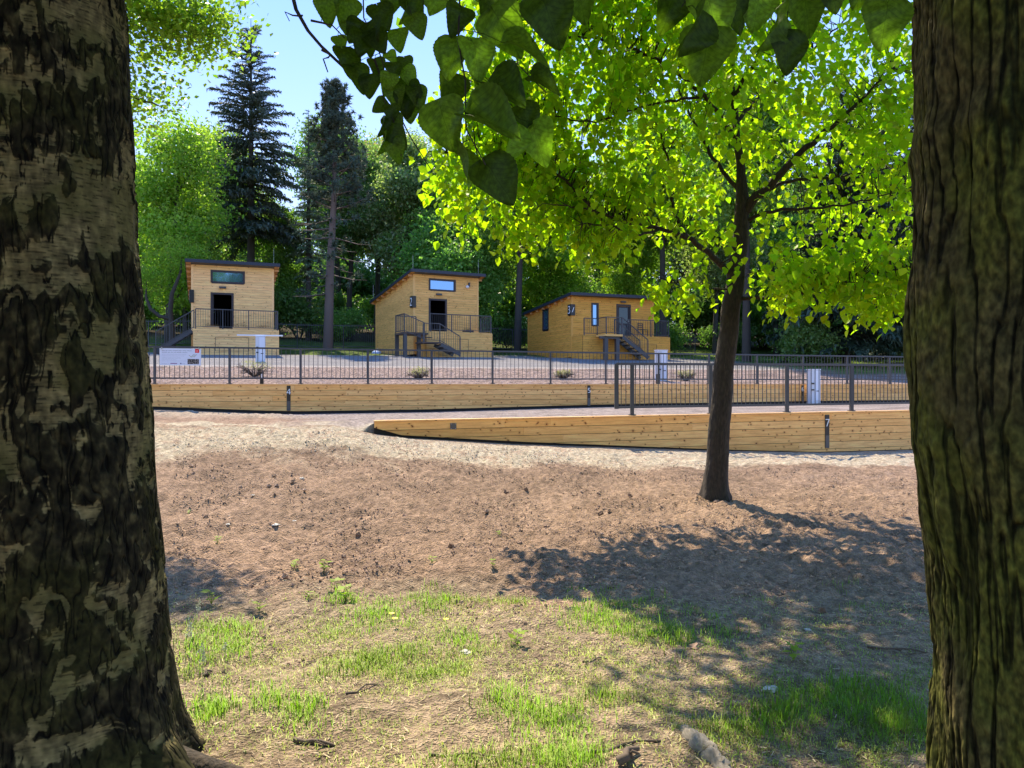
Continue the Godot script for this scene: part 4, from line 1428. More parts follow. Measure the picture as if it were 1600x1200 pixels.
func forest() -> void:
	rng.seed = 88
	var bright := Color(0.37, 0.50, 0.08)
	var mid := Color(0.28, 0.42, 0.11)
	var dark := Color(0.19, 0.29, 0.10)
	var grey := Color(0.38, 0.42, 0.22)
	# trees that stand out
	plant(spruce("spruce_tree", "tallest spruce, dark blue green, rising behind the leftmost cabin", 23.8, 4.7, 0.34, Color(0.11, 0.14, 0.10), 4), 392, 57, 0.3)
	plant(pine("pine_tree", "pine with a bare straight trunk between the two left cabins", 17.6, 2.9, 0.50, Color(0.10, 0.135, 0.09), 8), 512, 51, 0.0)
	plant(spruce("larch_tree", "slim pale larch just left of the pine's top", 17.5, 1.7, 0.3, Color(0.20, 0.28, 0.16), 14), 482, 58, 1.0)
	plant(broadleaf("maple_tree", "bright yellow green maple beside the birch, left of the leftmost cabin", 15.0, 4.6, 0.16, bright, 21, 950), 262, 50, 0.0)
	plant(broadleaf("ash_tree", "lighter tree between the bright maple and the tallest spruce", 16.5, 4.6, 0.20, Color(0.36, 0.43, 0.14), 22, 900), 322, 60, 0.7)
	plant(broadleaf("chestnut_tree", "low rounded chestnut right behind the middle cabin's roof", 9.5, 4.6, 0.10, Color(0.28, 0.46, 0.13), 23, 1300), 700, 56, 0.2)
	plant(broadleaf("copper_beech", "tree with a reddish top right of the pine", 18.0, 3.4, 0.35, Color(0.40, 0.27, 0.16), 24, 1000), 588, 68, 0.2)
	plant(broadleaf("linden_tree", "grey green tree standing between the pine and the middle cabin", 17.5, 4.4, 0.24, grey, 25, 1500), 636, 62, 0.4)
	plant(broadleaf("oak_tree", "dark tree whose trunk shows left of the rightmost cabin", 17.5, 5.0, 0.40, mid, 26, 1500), 808, 54, 0.1)
	plant(broadleaf("elm_tree", "dark tree with two trunks behind the right end of the rightmost cabin", 18.5, 5.0, 0.42, mid, 27, 1500), 1036, 58, 2.0)
	plant(broadleaf("maple_tree", "thick brown trunk seen just right of the young lime's stem", 17.0, 4.4, 0.46, mid, 28, 1200), 1166, 47, 0.5)
	var t := plant(spruce("spruce_tree", "dark drooping spruce on the lawn at the right, reddish trunk", 16.5, 5.2, 0.10, Color(0.05, 0.085, 0.055), 34), 1322, 45, 0.3)
	again(t, "dark spruce farthest right beside the thick furrowed trunk", 1440, 50, 1.4, 1.1)
	again(t, "dark spruce behind the reddish trunk on the lawn", 1372, 62, 2.4, 1.15)
	# rows of the wood
	var protos := []
	for k in 6:
		var c: Color = [bright, mid, dark, mid, grey, bright][k]
		protos.append(broadleaf("wood_tree", "broadleaved tree in the wood behind the cabins", [16.0, 17.5, 18.5, 15.0, 17.0, 14.0][k], [4.6, 4.8, 5.0, 4.4, 4.6, 4.4][k], [0.14, 0.26, 0.36, 0.2, 0.3, 0.1][k], c, 60 + k, 1050, "broadleaved trees filling the wood behind the cabins"))
	var spots := []
	for k in 14:
		spots.append([lerpf(-37, 40, k / 13.0) + rf(-1.2, 1.2), 61.0 + rf(-2, 3), 0.92])
	for k in 17:
		spots.append([lerpf(-50, 55, k / 16.0) + rf(-1.5, 1.5), 74.0 + rf(-3, 4), 1.05])
	for k in 19:
		spots.append([lerpf(-68, 72, k / 18.0) + rf(-1.5, 1.5), 92.0 + rf(-4, 5), 1.25])
	var nth := ["first", "second", "third", "fourth", "fifth", "sixth", "seventh", "eighth", "ninth", "tenth", "eleventh", "twelfth", "thirteenth", "fourteenth", "fifteenth", "sixteenth", "seventeenth", "eighteenth", "nineteenth", "twentieth"]
	var hue := ["yellow green", "mid green", "dark green", "fresh green", "grey green", "bright green"]
	for k in spots.size():
		var X: float = spots[k][0]; var Z: float = spots[k][1]
		var row := 0 if k < 14 else 1 if k < 31 else 2
		var s: float = spots[k][2] * rf(0.88, 1.08)
		var px := 800.0 + F * X / Z
		if px > 265 and px < 480: s *= 0.80
		var p := P(X, ground_y(X, Z) - 0.1, Z)
		var which := (k * 5 + k / 6) % 6
		if px < 330: which = [0, 5, 0, 1][k % 4]
		var pr: Node3D = protos[which]
		if pr.get_meta("placed", false):
			var c := copy(pr, "", p, rf(0, TAU), Vector3(s, s, s))
			c.set_meta("label", "%s broadleaved tree, %s from the left in the %s row of the wood" % [hue[which], nth[k - [0, 14, 31][row]], ["front", "middle", "back"][row]])
			c.remove_meta("placed")
		else:
			pr.position = p; pr.rotation.y = rf(0, TAU); pr.scale = Vector3(s, s, s)
			pr.set_meta("placed", true)
			pr.set_meta("label", "%s broadleaved tree, %s from the left in the %s row of the wood" % [hue[which], nth[k - [0, 14, 31][row]], ["front", "middle", "back"][row]])
	# the park goes on behind the viewpoint: tall trees there keep the open sky off the trunks
	var park := [[-5.5, -5.0], [1.0, -7.5], [7.5, -4.0], [-12.0, -3.0], [13.0, -1.0]]
	for k in 5:
		var X: float = park[k][0]; var Z: float = park[k][1]
		copy(protos[k], "%s park tree behind the viewpoint, %s from the left" % [hue[k], ["second", "third", "fourth", "first", "fifth"][k]], P(X, -0.1, Z), k * 1.3, Vector3.ONE * 1.05).remove_meta("placed")
	# undergrowth along the fence
	var b0 := bush("undergrowth_bush", "leafy bush in the undergrowth at the edge of the wood", 3.0, 2.6, mid, 5, 420, "bushes along the edge of the wood")
	var b1 := bush("undergrowth_bush", "leafy bush in the undergrowth at the edge of the wood", 3.4, 2.9, dark, 6, 420, "bushes along the edge of the wood")
	var first := [true, true]
	for k in 54:
		var row := 0 if k < 20 else 1 if k < 38 else 2
		var i: int = k - [0, 20, 38][row]
		var X: float = lerpf([-38.0, -46.0, -62.0][row], [42.0, 52.0, 68.0][row], i / [19.0, 17.0, 15.0][row]) + rf(-0.8, 0.8)
		var Z: float = [58.5, 69.0, 86.0][row] + rf(-1.5, 3.0)
		var w := k % 2
		var p := P(X, ground_y(X, Z) - 0.1, Z)
		var label := "%s green bush, %s from the left, %s at the edge of the wood" % [["mid", "dark"][w], nth[i], ["in front", "deeper in", "farthest in"][row]]
		if first[w]:
			[b0, b1][w].position = p
			[b0, b1][w].set_meta("label", label)
			first[w] = false
		else:
			copy([b0, b1][w], label, p, rf(0, TAU), Vector3.ONE * rf(0.75, 1.25) * [1.0, 1.5, 2.2][row])
	plant(bush("lilac_bush", "small pale bush on the lawn before the dark spruces", 1.9, 2.9, Color(0.25, 0.36, 0.13), 9, 330), 1268, 44, 0.0)
	# bent tree at the left cabin
	var o := thing("bent_tree", "small tree with a bent dark stem left of the leftmost cabin", "tree", on_ground(275, 46.0))
	var mb := MB.new()
	mb.tube([Vector3(-0.2, -0.3, 0), Vector3(-0.25, 1.3, 0), Vector3(-0.35, 2.4, 0), Vector3(-0.2, 3.4, 0.1), Vector3(0.35, 4.6, 0.2), Vector3(0.5, 6.0, 0.3)], [0.20, 0.17, 0.15, 0.12, 0.08, 0.02], 8)
	mb.tube([Vector3(-0.3, 1.9, 0.0), Vector3(-0.9, 2.05, 0.2), Vector3(-1.4, 2.5, 0.3), Vector3(-1.65, 3.2, 0.3), Vector3(-1.55, 4.2, 0.4)], [0.13, 0.12, 0.10, 0.07, 0.02], 7)
	obj("trunk", mb.mesh(M.far_bark), o)
	var r := RandomNumberGenerator.new(); r.seed = 6
	var places := crown_places([[Vector3(0.4, 5.6, 0.2), Vector3(1.6, 1.2, 1.6)], [Vector3(-1.6, 4.4, 0.3), Vector3(1.2, 0.9, 1.2)]], 170, r, 0.6, 0.8)
	tag(many("crown", M.spray_small, places, tints(places.size(), r, bright, 0.2), o), "", "", "", "stuff")
	# lawn grass at the right, too far to count
	var lp := []; var lt := []
	for k in 3500:
		var u := rf(20, 44); var v := rf(31, 56)
		if v < 44.5 and u < 26.5: continue
		var q := xz_of(u, v)
		lp.append(Transform3D(Basis(Vector3.UP, rf(0, TAU)) * Basis.from_scale(Vector3(1.9, rf(0.7, 1.3), 1.9)), P(q.x, height(u, v) + relief(q.x, q.y, v) - 0.01, q.y)))
		var b := rf(0.7, 1.2)
		lt.append(Color(0.36 * b, 0.52 * b, 0.09 * b))
	tag(many("lawn_grass", tuft_mesh(10, 0.10, 0.14, M.blade, 3), lp, lt, self), "short green lawn grass on the slope right of the cabins", "grass", "", "stuff")

func tuft_mesh(blades: int, tall: float, spread: float, m: Material, seeded: int, bend := 0.5) -> ArrayMesh:
	var r := RandomNumberGenerator.new()
	r.seed = seeded
	var mb := MB.new()
	mb.tinted = true
	for k in blades:
		var a := r.randf() * TAU
		var p := Vector3(r.randfn() * spread * 0.5, 0, r.randfn() * spread * 0.5)
		var h := tall * r.randf_range(0.45, 1.25)
		var d := Vector3(cos(a), 0, sin(a))
		var lean := h * bend * r.randf_range(0.2, 1.2)
		var w := Vector3(-sin(a + r.randf_range(-0.8, 0.8)), 0, cos(a)) * r.randf_range(0.0011, 0.0024)
		var p1 := p + Vector3(0, h * 0.55, 0) + d * lean * 0.3
		var p2 := p + Vector3(0, h * (1.0 - 0.25 * bend), 0) + d * lean
		var b := r.randf_range(0.7, 1.3)
		mb.col = Color(b * r.randf_range(0.85, 1.25), b, b * r.randf_range(0.8, 1.2))
		var i := mb.vert(p - w, Vector3.UP, Vector2(0, 0)); mb.vert(p + w, Vector3.UP, Vector2(1, 0))
		var n := (p1 - p).cross(w).normalized()
		mb.vert(p1 - w * 0.85, n, Vector2(0, 0.5)); mb.vert(p1 + w * 0.85, n, Vector2(1, 0.5)); mb.vert(p2, n, Vector2(0.5, 1))
		n = (n * 0.35 + Vector3.UP).normalized()
		for e in 5: mb.n[i + e] = n
		mb.tri(i, i + 1, i + 3); mb.tri(i, i + 3, i + 2); mb.tri(i + 2, i + 3, i + 4)
	return mb.mesh(m)

# ---------------------------------------------------------------- the young lime in the middle ground
func limb(mb: MB, pts: Array, r0: float, r1: float, sides := 7) -> void:
	var fine := []; var rad := []
	var curve := Curve3D.new()
	for k in pts.size():
		var a: Vector3 = pts[maxi(k - 1, 0)]; var b: Vector3 = pts[mini(k + 1, pts.size() - 1)]
		var d := (b - a) * 0.16
		curve.add_point(pts[k], -d, d)
	var l := curve.get_baked_length()
	var n := maxi(4, int(l / 0.10))
	for k in n + 1:
		var t := float(k) / n
		fine.append(curve.sample_baked(l * t, true) + Vector3(0.015 * sin(k * 1.7), 0.012 * cos(k * 2.3), 0.01 * sin(k * 2.9)) * (1.0 if k > 0 else 0.0))
		rad.append(lerpf(r0, r1, pow(t, 0.8)))
	mb.tube(fine, rad, sides, true)

func hero_tree() -> void:
	rng.seed = 404
	var gx := (1116.0 - 800) / F * 10.3
	var o := thing("linden_tree", "young lime tree with a slim dark stem standing in the soil", "tree", P(gx, ground_y(gx, 10.3) - 0.03, 10.3))
	var base := o.position
	var prof := []
	for q in [[1116, 795, 0.165], [1117, 770, 0.155], [1122, 700, 0.142], [1129, 600, 0.132], [1140, 500, 0.124], [1150, 430, 0.118], [1158, 360, 0.100], [1160, 312, 0.090], [1158, 270, 0.060], [1150, 200, 0.045], [1143, 120, 0.035], [1140, 0, 0.028], [1136, -120, 0.015]]:
		var p := at(q[0], q[1], 10.3) - base
		prof.append([p.y, p.x, -p.z, q[2]])
	prof[0][0] = -0.05
	var bark := mat("lime_bark", Color(1, 1, 1), 0.9)
	var tex := speckle_texture(256, 0.10, 0.34, 0.06, 0.03, 1.2)
	bark.albedo_texture = tex[0]
	bark.albedo_color = Color(1.0, 0.86, 0.70)
	bark.uv1_triplanar = true
	bark.uv1_scale = Vector3(3.2, 0.9, 3.2)
	bark.heightmap_enabled = true
	bark.heightmap_texture = tex[1]
	bark.heightmap_scale = 1.2
	M.lime_bark = bark
	obj("trunk", trunk_mesh(prof, 40, 150, 2, 9.0, bark, [[0.3, 0.9, 0.10, 0.16], [2.2, 0.9, 0.11, 0.18], [3.9, 0.8, 0.08, 0.14], [5.2, 0.8, 0.11, 0.2]]), o)
	var limbs := [
		[[[1143, 428, 10.3], [1108, 396, 10.1], [1070, 369, 9.9], [1020, 355, 9.7], [985, 348, 9.5], [930, 330, 9.3], [880, 320, 9.2]], 0.052],
		[[[1072, 370, 9.9], [1050, 320, 10.0], [1046, 262, 10.2], [1025, 190, 10.4], [1000, 120, 10.6]], 0.026],
		[[[1030, 357, 9.75], [1000, 366, 9.5], [950, 352, 9.3], [905, 350, 9.3]], 0.020],
		[[[1158, 335, 10.3], [1178, 312, 10.2], [1205, 288, 10.05], [1243, 246, 9.9], [1290, 206, 9.8], [1352, 150, 9.7], [1400, 100, 9.6]], 0.074],
		[[[1160, 345, 10.3], [1215, 328, 10.0], [1265, 326, 9.8], [1330, 318, 9.6], [1400, 300, 9.5]], 0.028],
		[[[1172, 318, 10.2], [1200, 296, 10.3], [1240, 282, 10.4], [1320, 274, 10.6], [1425, 256, 10.7]], 0.032],
		[[[1153, 465, 10.3], [1180, 466, 10.1], [1210, 461, 9.9], [1250, 441, 9.7], [1310, 430, 9.5], [1380, 424, 9.4], [1430, 416, 9.3]], 0.030],
		[[[1215, 460, 9.9], [1260, 458, 9.6], [1300, 444, 9.4], [1345, 440, 9.2]], 0.014],
		[[[1150, 450, 10.3], [1120, 452, 10.2], [1080, 446, 10.1], [1045, 440, 10.0]], 0.016],
		[[[1156, 300, 10.3], [1110, 240, 10.5], [1070, 160, 10.8], [1030, 60, 11.1]], 0.034],
		[[[1152, 220, 10.3], [1100, 150, 9.9], [1020, 90, 9.5], [930, 60, 9.2], [850, 60, 9.0]], 0.034],
		[[[1146, 150, 10.3], [1190, 80, 9.9], [1240, 0, 9.5], [1290, -100, 9.3]], 0.030],
		[[[1150, 190, 10.3], [1210, 130, 10.8], [1290, 60, 11.2], [1370, -20, 11.5]], 0.030],
		[[[930, 330, 9.3], [880, 280, 9.3], [820, 240, 9.4], [760, 225, 9.4], [690, 240, 9.5]], 0.020],
		[[[1100, 150, 9.9], [1010, 165, 9.7], [930, 190, 9.6], [860, 180, 9.5], [780, 170, 9.4]], 0.020],
		[[[1140, 100, 10.3], [1080, 20, 10.4], [1000, -60, 10.4], [900, -110, 10.2]], 0.026]]
	var bones := []                                          # points on the limbs for the twigs to start from
	for l in limbs:
		var pts := []
		for q in l[0]: pts.append(at(q[0], q[1], q[2]) - base)
		var mb := MB.new()
		limb(mb, pts, l[1], 0.007)
		obj("branch", mb.mesh(bark), o)
		for k in pts.size() - 1:
			for q in 8: bones.append(pts[k].lerp(pts[k + 1], q / 8.0))
	# clusters of leaves: drooping twigs inside an uneven crown
	var lobes := [[at(1080, 100, 10.4), Vector3(3.2, 2.5, 2.6), 10.0], [at(790, 240, 9.6), Vector3(1.2, 1.15, 1.1), 2.8], [at(905, 365, 9.8), Vector3(0.30, 0.72, 0.4), 0.30], [at(1240, 418, 9.6), Vector3(1.75, 0.50, 1.1), 1.9], [at(1410, 230, 10.0), Vector3(1.5, 1.7, 1.6), 2.6], [at(880, 70, 9.9), Vector3(1.45, 1.3, 1.3), 2.4], [at(1055, 440, 10.0), Vector3(0.5, 0.26, 0.5), 0.22], [at(960, 330, 9.7), Vector3(0.9, 0.7, 0.8), 1.0], [at(1120, -180, 10.5), Vector3(2.9, 2.1, 2.7), 7.0], [at(1400, 440, 9.7), Vector3(0.7, 0.45, 0.8), 0.5]]
	var total := 0.0
	for l in lobes: total += l[2]
	var leaves := []
	var twigs := MB.new()
	for k in 6900:
		var pick := rng.randf() * total
		var i := 0
		while pick > lobes[i][2]:
			pick -= lobes[i][2]; i += 1
		var d := Vector3(rng.randfn(), rng.randfn(), rng.randfn()).normalized()
		var rad := pow(rng.randf(), 0.42)
		var p: Vector3 = lobes[i][0] + d * rad * lobes[i][1]
		# the hollow under the crown where the limbs show
		var sx := 800 + F * p.x / -p.z; var sy := 600 - F * (p.y - 1.6) / -p.z
		var hollow := 0.0
		if p.z > -10.3: hollow = (1.0 - ss(0.7, 1.0, Vector2((sx - 1250) / 150.0, (sy - 290) / 115.0).length())) * 0.85
		hollow = maxf(hollow, (1.0 - ss(0.7, 1.0, Vector2((sx - 1040) / 95.0, (sy - 405) / 55.0).length())) * 0.85)
		if p.z > -10.5:
			hollow = maxf(hollow, (1.0 - ss(0.75, 1.0, Vector2((sx - 1152) / 62.0, (sy - 385) / 120.0).length())) * 0.96)
			hollow = maxf(hollow, (1.0 - ss(0.7, 1.0, Vector2((sx - 1085) / 110.0, (sy - 400) / 48.0).length())) * 0.9)
		hollow = maxf(hollow, 0.92 * ss(0.02, 0.22, noise("hero_gap", 0.9, 2).get_noise_3dv(p)))
		if rng.randf() < hollow: continue
		var q := p - base
		var near := q; var best := 1e9
		for b in bones:
			var e: float = b.distance_squared_to(q)
			if e < best:
				best = e; near = b
		if best < 0.30:
			twigs.tube([near, near.lerp(q, 0.6) + Vector3(0, 0.10, 0), q], [0.008, 0.005, 0.003], 3, false)
		var yaw := rf(0, TAU)
		var out := Vector3(cos(yaw), -0.9, sin(yaw)).normalized()
		for n in 7:
			var f := n / 6.0
			var c := q + out * (f * 0.34 - 0.05) + Vector3(rf(-0.05, 0.05), 0.05 - 0.10 * f * f, rf(-0.05, 0.05))
			var ly := yaw + (1.2 if n % 2 == 0 else -1.2) + rf(-0.7, 0.7)
			leaves.append([c, hang(ly, rf(0.25, 1.25), rf(-0.6, 0.6), rf(0.06, 0.125))])
	tag(obj("twigs", twigs.mesh(bark), o), "", "", "", "stuff")
	leaves.sort_custom(func(x, y): return (x[0] + base).z > (y[0] + base).z)
	var meshes := []
	for k in 3:
		meshes.append(lime_leaf(5, 3, [0.25, 0.1, 0.4][k], [0.12, 0.3, 0.2][k], 0.0, [0.0, 0.5, -0.6][k]).mesh(M.lime))
	var tone := []
	for k in 10:
		var b := rf(0.75, 1.2)
		var m := leaf_mat("lime_leaf_tone_%d" % k, Color(0.41 * b * rf(0.85, 1.15), 0.58 * b, 0.025 * b).linear_to_srgb(), 0.78, Color(0.80, 1.0, 0.30), 0.42)
		m.vertex_color_use_as_albedo = true
		tone.append(m)
	# the 300 that show largest, each a part of its own
	var own := 0
	var rest := [[], [], []]; var rt := [[], [], []]
	for k in leaves.size():
		var c: Vector3 = leaves[k][0]
		var w := c + base
		var sx := 800 + F * w.x / -w.z; var sy := 600 - F * (w.y - 1.6) / -w.z
		if own < 300 and sx > 640 and sx < 1420 and sy > 0:
			var e := obj("leaf", meshes[k % 3], o, tone[k % 10])
			e.transform = Transform3D(leaves[k][1], c)
			own += 1
		else:
			rest[0].append(Transform3D(leaves[k][1], c))
			var b := rf(0.72, 1.25)
			rt[0].append(Color(0.41 * b * rf(0.83, 1.17), 0.58 * b, 0.025 * b))
	tag(many("foliage", meshes[0], rest[0], rt[0], o), "", "", "", "stuff")

# ---------------------------------------------------------------- the two trunks that frame the view
func near_trunks() -> void:
	rng.seed = 900
	# birch at the left
	var o := thing("birch_tree", "thick birch trunk at the left, white bark broken by black plates", "tree", P(-1.90, -0.05, 3.2))
	var base := o.position
	var m := bark_mat("birch_bark", bark_textures(0, 896, 896, 3.6), 2.2, Color(0.97, 0.97, 0.94))
	var prof := [[-0.05, 0.0, 0.0, 0.47], [0.25, 0.0, 0.0, 0.443], [0.8, -0.01, 0.0, 0.418], [1.6, -0.03, 0.0, 0.380], [2.4, -0.055, 0.0, 0.350], [3.6, -0.085, 0.0, 0.318]]
	obj("trunk", trunk_mesh(prof, 190, 240, 0, 3.6, m, [[-0.25, 0.55, 0.22, 0.17], [0.5, 0.5, 0.12, 0.2], [1.6, 0.6, 0.2, 0.2], [2.9, 0.7, 0.2, 0.2], [4.3, 0.7, 0.2, 0.2], [-1.1, 0.5, 0.16, 0.16]]), o)
	var up := MB.new()
	var upm := mat("birch_upper", lin(0.45, 0.43, 0.38), 0.8)
	up.tube([Vector3(-0.085, 3.58, 0), Vector3(-0.25, 6, 0.2), Vector3(-0.3, 10, 0.4), Vector3(-0.2, 15, 0.5)], [0.316, 0.26, 0.17, 0.02], 14)
	for k in 16:
		var y := 5.5 + k * 0.55; var a := k * 2.4
		var l := 3.2 - k * 0.11
		up.tube([Vector3(-0.27, y, 0.2), Vector3(cos(a) * l * 0.5 - 0.27, y + 1.2, sin(a) * l * 0.5 + 0.2), Vector3(cos(a) * l - 0.27, y + 1.0, sin(a) * l + 0.2)], [0.06, 0.035, 0.01], 5, false)
	obj("upper_trunk", up.mesh(upm), o)
	var r := RandomNumberGenerator.new(); r.seed = 31
	var places := crown_places([[Vector3(-0.4, 9.5, 1.0), Vector3(4.2, 2.0, 4.2)], [Vector3(-0.3, 12.5, 0.8), Vector3(3.2, 2.6, 3.2)], [Vector3(-2.6, 8.3, 2.2), Vector3(2.8, 1.2, 2.8)], [Vector3(1.6, 8.2, 2.6), Vector3(2.6, 1.0, 2.6)]], 1500, r, 0.6, 1.0)
	tag(many("crown", M.spray_small, places, tints(places.size(), r, Color(0.25, 0.38, 0.06), 0.2), o), "", "", "", "stuff")
	var rt := MB.new()                                       # the root that runs out to the right
	rt.tube([Vector3(0.30, 0.12, 0.02), Vector3(0.48, 0.07, 0.0), Vector3(0.62, 0.055, 0.02), Vector3(0.80, 0.035, 0.05), Vector3(1.05, 0.0, 0.03)], [0.11, 0.085, 0.06, 0.04, 0.015], 10)
	rt.tube([Vector3(0.25, 0.2, 0.15), Vector3(0.44, 0.10, 0.20), Vector3(0.60, 0.04, 0.30), Vector3(0.72, 0.0, 0.4)], [0.12, 0.08, 0.05, 0.02], 10)
	obj("root", rt.mesh(M.lime_bark), o)
	# furrowed trunk at the right
	var t := thing("linden_tree", "thick furrowed mossy trunk at the right with leafy boughs hanging overhead", "tree", P(1.60, -0.08, 2.3))
	base = t.position
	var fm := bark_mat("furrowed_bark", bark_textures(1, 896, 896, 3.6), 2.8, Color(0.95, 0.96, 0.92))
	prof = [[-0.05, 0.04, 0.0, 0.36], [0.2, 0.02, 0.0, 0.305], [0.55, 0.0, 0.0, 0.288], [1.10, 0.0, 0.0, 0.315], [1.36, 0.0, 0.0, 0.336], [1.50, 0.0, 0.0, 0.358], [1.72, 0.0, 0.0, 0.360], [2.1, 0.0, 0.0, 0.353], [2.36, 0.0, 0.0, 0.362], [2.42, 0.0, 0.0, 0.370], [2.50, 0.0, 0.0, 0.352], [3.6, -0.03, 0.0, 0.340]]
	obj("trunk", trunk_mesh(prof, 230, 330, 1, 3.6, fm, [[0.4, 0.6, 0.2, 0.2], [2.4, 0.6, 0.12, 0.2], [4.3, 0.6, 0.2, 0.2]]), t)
	up = MB.new()
	limb(up, [Vector3(-0.05, 3.55, 0), Vector3(0.0, 5.5, -0.1), Vector3(0.1, 8.5, -0.2), Vector3(0.0, 13, 0)], 0.345, 0.03, 12)
	obj("upper_trunk", up.mesh(M.lime_bark), t)
	# boughs out of the frame that carry the hanging twigs and the shade above the camera
	var bough := MB.new()
	limb(bough, [Vector3(-0.02, 3.9, 0), Vector3(-0.7, 4.1, -0.1), Vector3(-1.6, 3.75, -0.1), Vector3(-2.6, 3.45, -0.4), Vector3(-3.0, 3.2, -0.55)], 0.085, 0.014, 9)
	limb(bough, [Vector3(-0.7, 4.1, -0.1), Vector3(-1.0, 3.7, 0.35), Vector3(-1.35, 3.2, 0.55), Vector3(-1.75, 2.85, 0.65)], 0.030, 0.008, 7)
	limb(bough, [Vector3(-0.15, 3.9, 0), Vector3(-0.45, 3.3, 0.35), Vector3(-0.75, 2.85, 0.6), Vector3(-1.0, 2.65, 0.65)], 0.030, 0.006, 7)
	limb(bough, [Vector3(0.02, 5.6, -0.1), Vector3(-0.2, 6.2, -1.6), Vector3(-0.5, 6.6, -3.8), Vector3(-0.9, 6.6, -5.4), Vector3(-1.5, 6.7, -6.9)], 0.10, 0.012, 8)
	obj("bough", bough.mesh(M.lime_bark), t)
	r.seed = 32
	places = crown_places([[Vector3(-1.6, 5.0, -1.6), Vector3(1.9, 0.7, 1.6)], [Vector3(-2.9, 4.9, -1.7), Vector3(1.5, 0.6, 1.5)], [Vector3(-0.2, 5.4, -1.2), Vector3(1.7, 0.8, 1.6)], [Vector3(0.8, 7.8, 1.0), Vector3(4.2, 1.2, 4.2)], [Vector3(0.1, 10.0, 0.6), Vector3(3.6, 1.8, 3.6)], [Vector3(1.6, 5.2, -0.6), Vector3(1.7, 0.9, 1.6)], [Vector3(-1.1, 6.65, -6.4), Vector3(1.7, 0.45, 0.95)], [Vector3(0.0, 6.5, -4.6), Vector3(1.2, 0.5, 1.2)]], 5400, r, 0.7, 0.7)
	tag(many("crown", M.spray_small, places, tints(places.size(), r, Color(0.30, 0.46, 0.04), 0.2), t), "", "", "", "stuff")
	hanging_leaves(t, base)
	# leafy bough at the upper left, from a tree that stands hidden behind the birch
	var s := thing("maple_tree", "leafy boughs reaching in from behind the birch at the top left", "tree", P(-7.6, ground_y(-7.6, 11.0) - 0.1, 11.0))
	var mb := MB.new()
	mb.tube([Vector3(0, -0.2, 0), Vector3(0, 3, 0), Vector3(0.2, 7, 0), Vector3(0.2, 11, 0)], [0.22, 0.18, 0.12, 0.02], 10)
	for l in [[Vector3(0.1, 5.2, 0), Vector3(1.0, 6.0, 0.1), Vector3(2.2, 6.35, 0.2), Vector3(3.3, 6.1, 0.2)], [Vector3(0.1, 4.0, 0), Vector3(0.9, 4.7, 0.2), Vector3(2.0, 5.0, 0.2), Vector3(2.6, 4.9, 0.1)], [Vector3(0.2, 6.5, 0), Vector3(-1.0, 7.5, 0), Vector3(-2.0, 7.9, 0)], [Vector3(0.1, 3.0, 0), Vector3(0.8, 3.4, 0), Vector3(1.7, 3.5, 0)]]:
		limb(mb, l, 0.06, 0.01, 6)
	obj("trunk", mb.mesh(M.far_bark), s)
	r.seed = 33
	places = crown_places([[Vector3(2.5, 6.15, 0.1), Vector3(1.15, 0.75, 1.0)], [Vector3(3.2, 6.0, 0.2), Vector3(0.55, 0.45, 0.6)], [Vector3(1.9, 5.0, 0.1), Vector3(0.95, 0.6, 0.9)], [Vector3(0.4, 7.2, 0), Vector3(2.0, 1.6, 1.8)], [Vector3(-1.5, 7.0, 0), Vector3(1.6, 1.2, 1.5)], [Vector3(1.3, 3.6, 0.0), Vector3(0.7, 0.4, 0.7)]], 900, r, 0.75, 0.62)
	tag(many("crown", M.spray_small, places, tints(places.size(), r, Color(0.36, 0.47, 0.07), 0.2), s), "", "", "", "stuff")

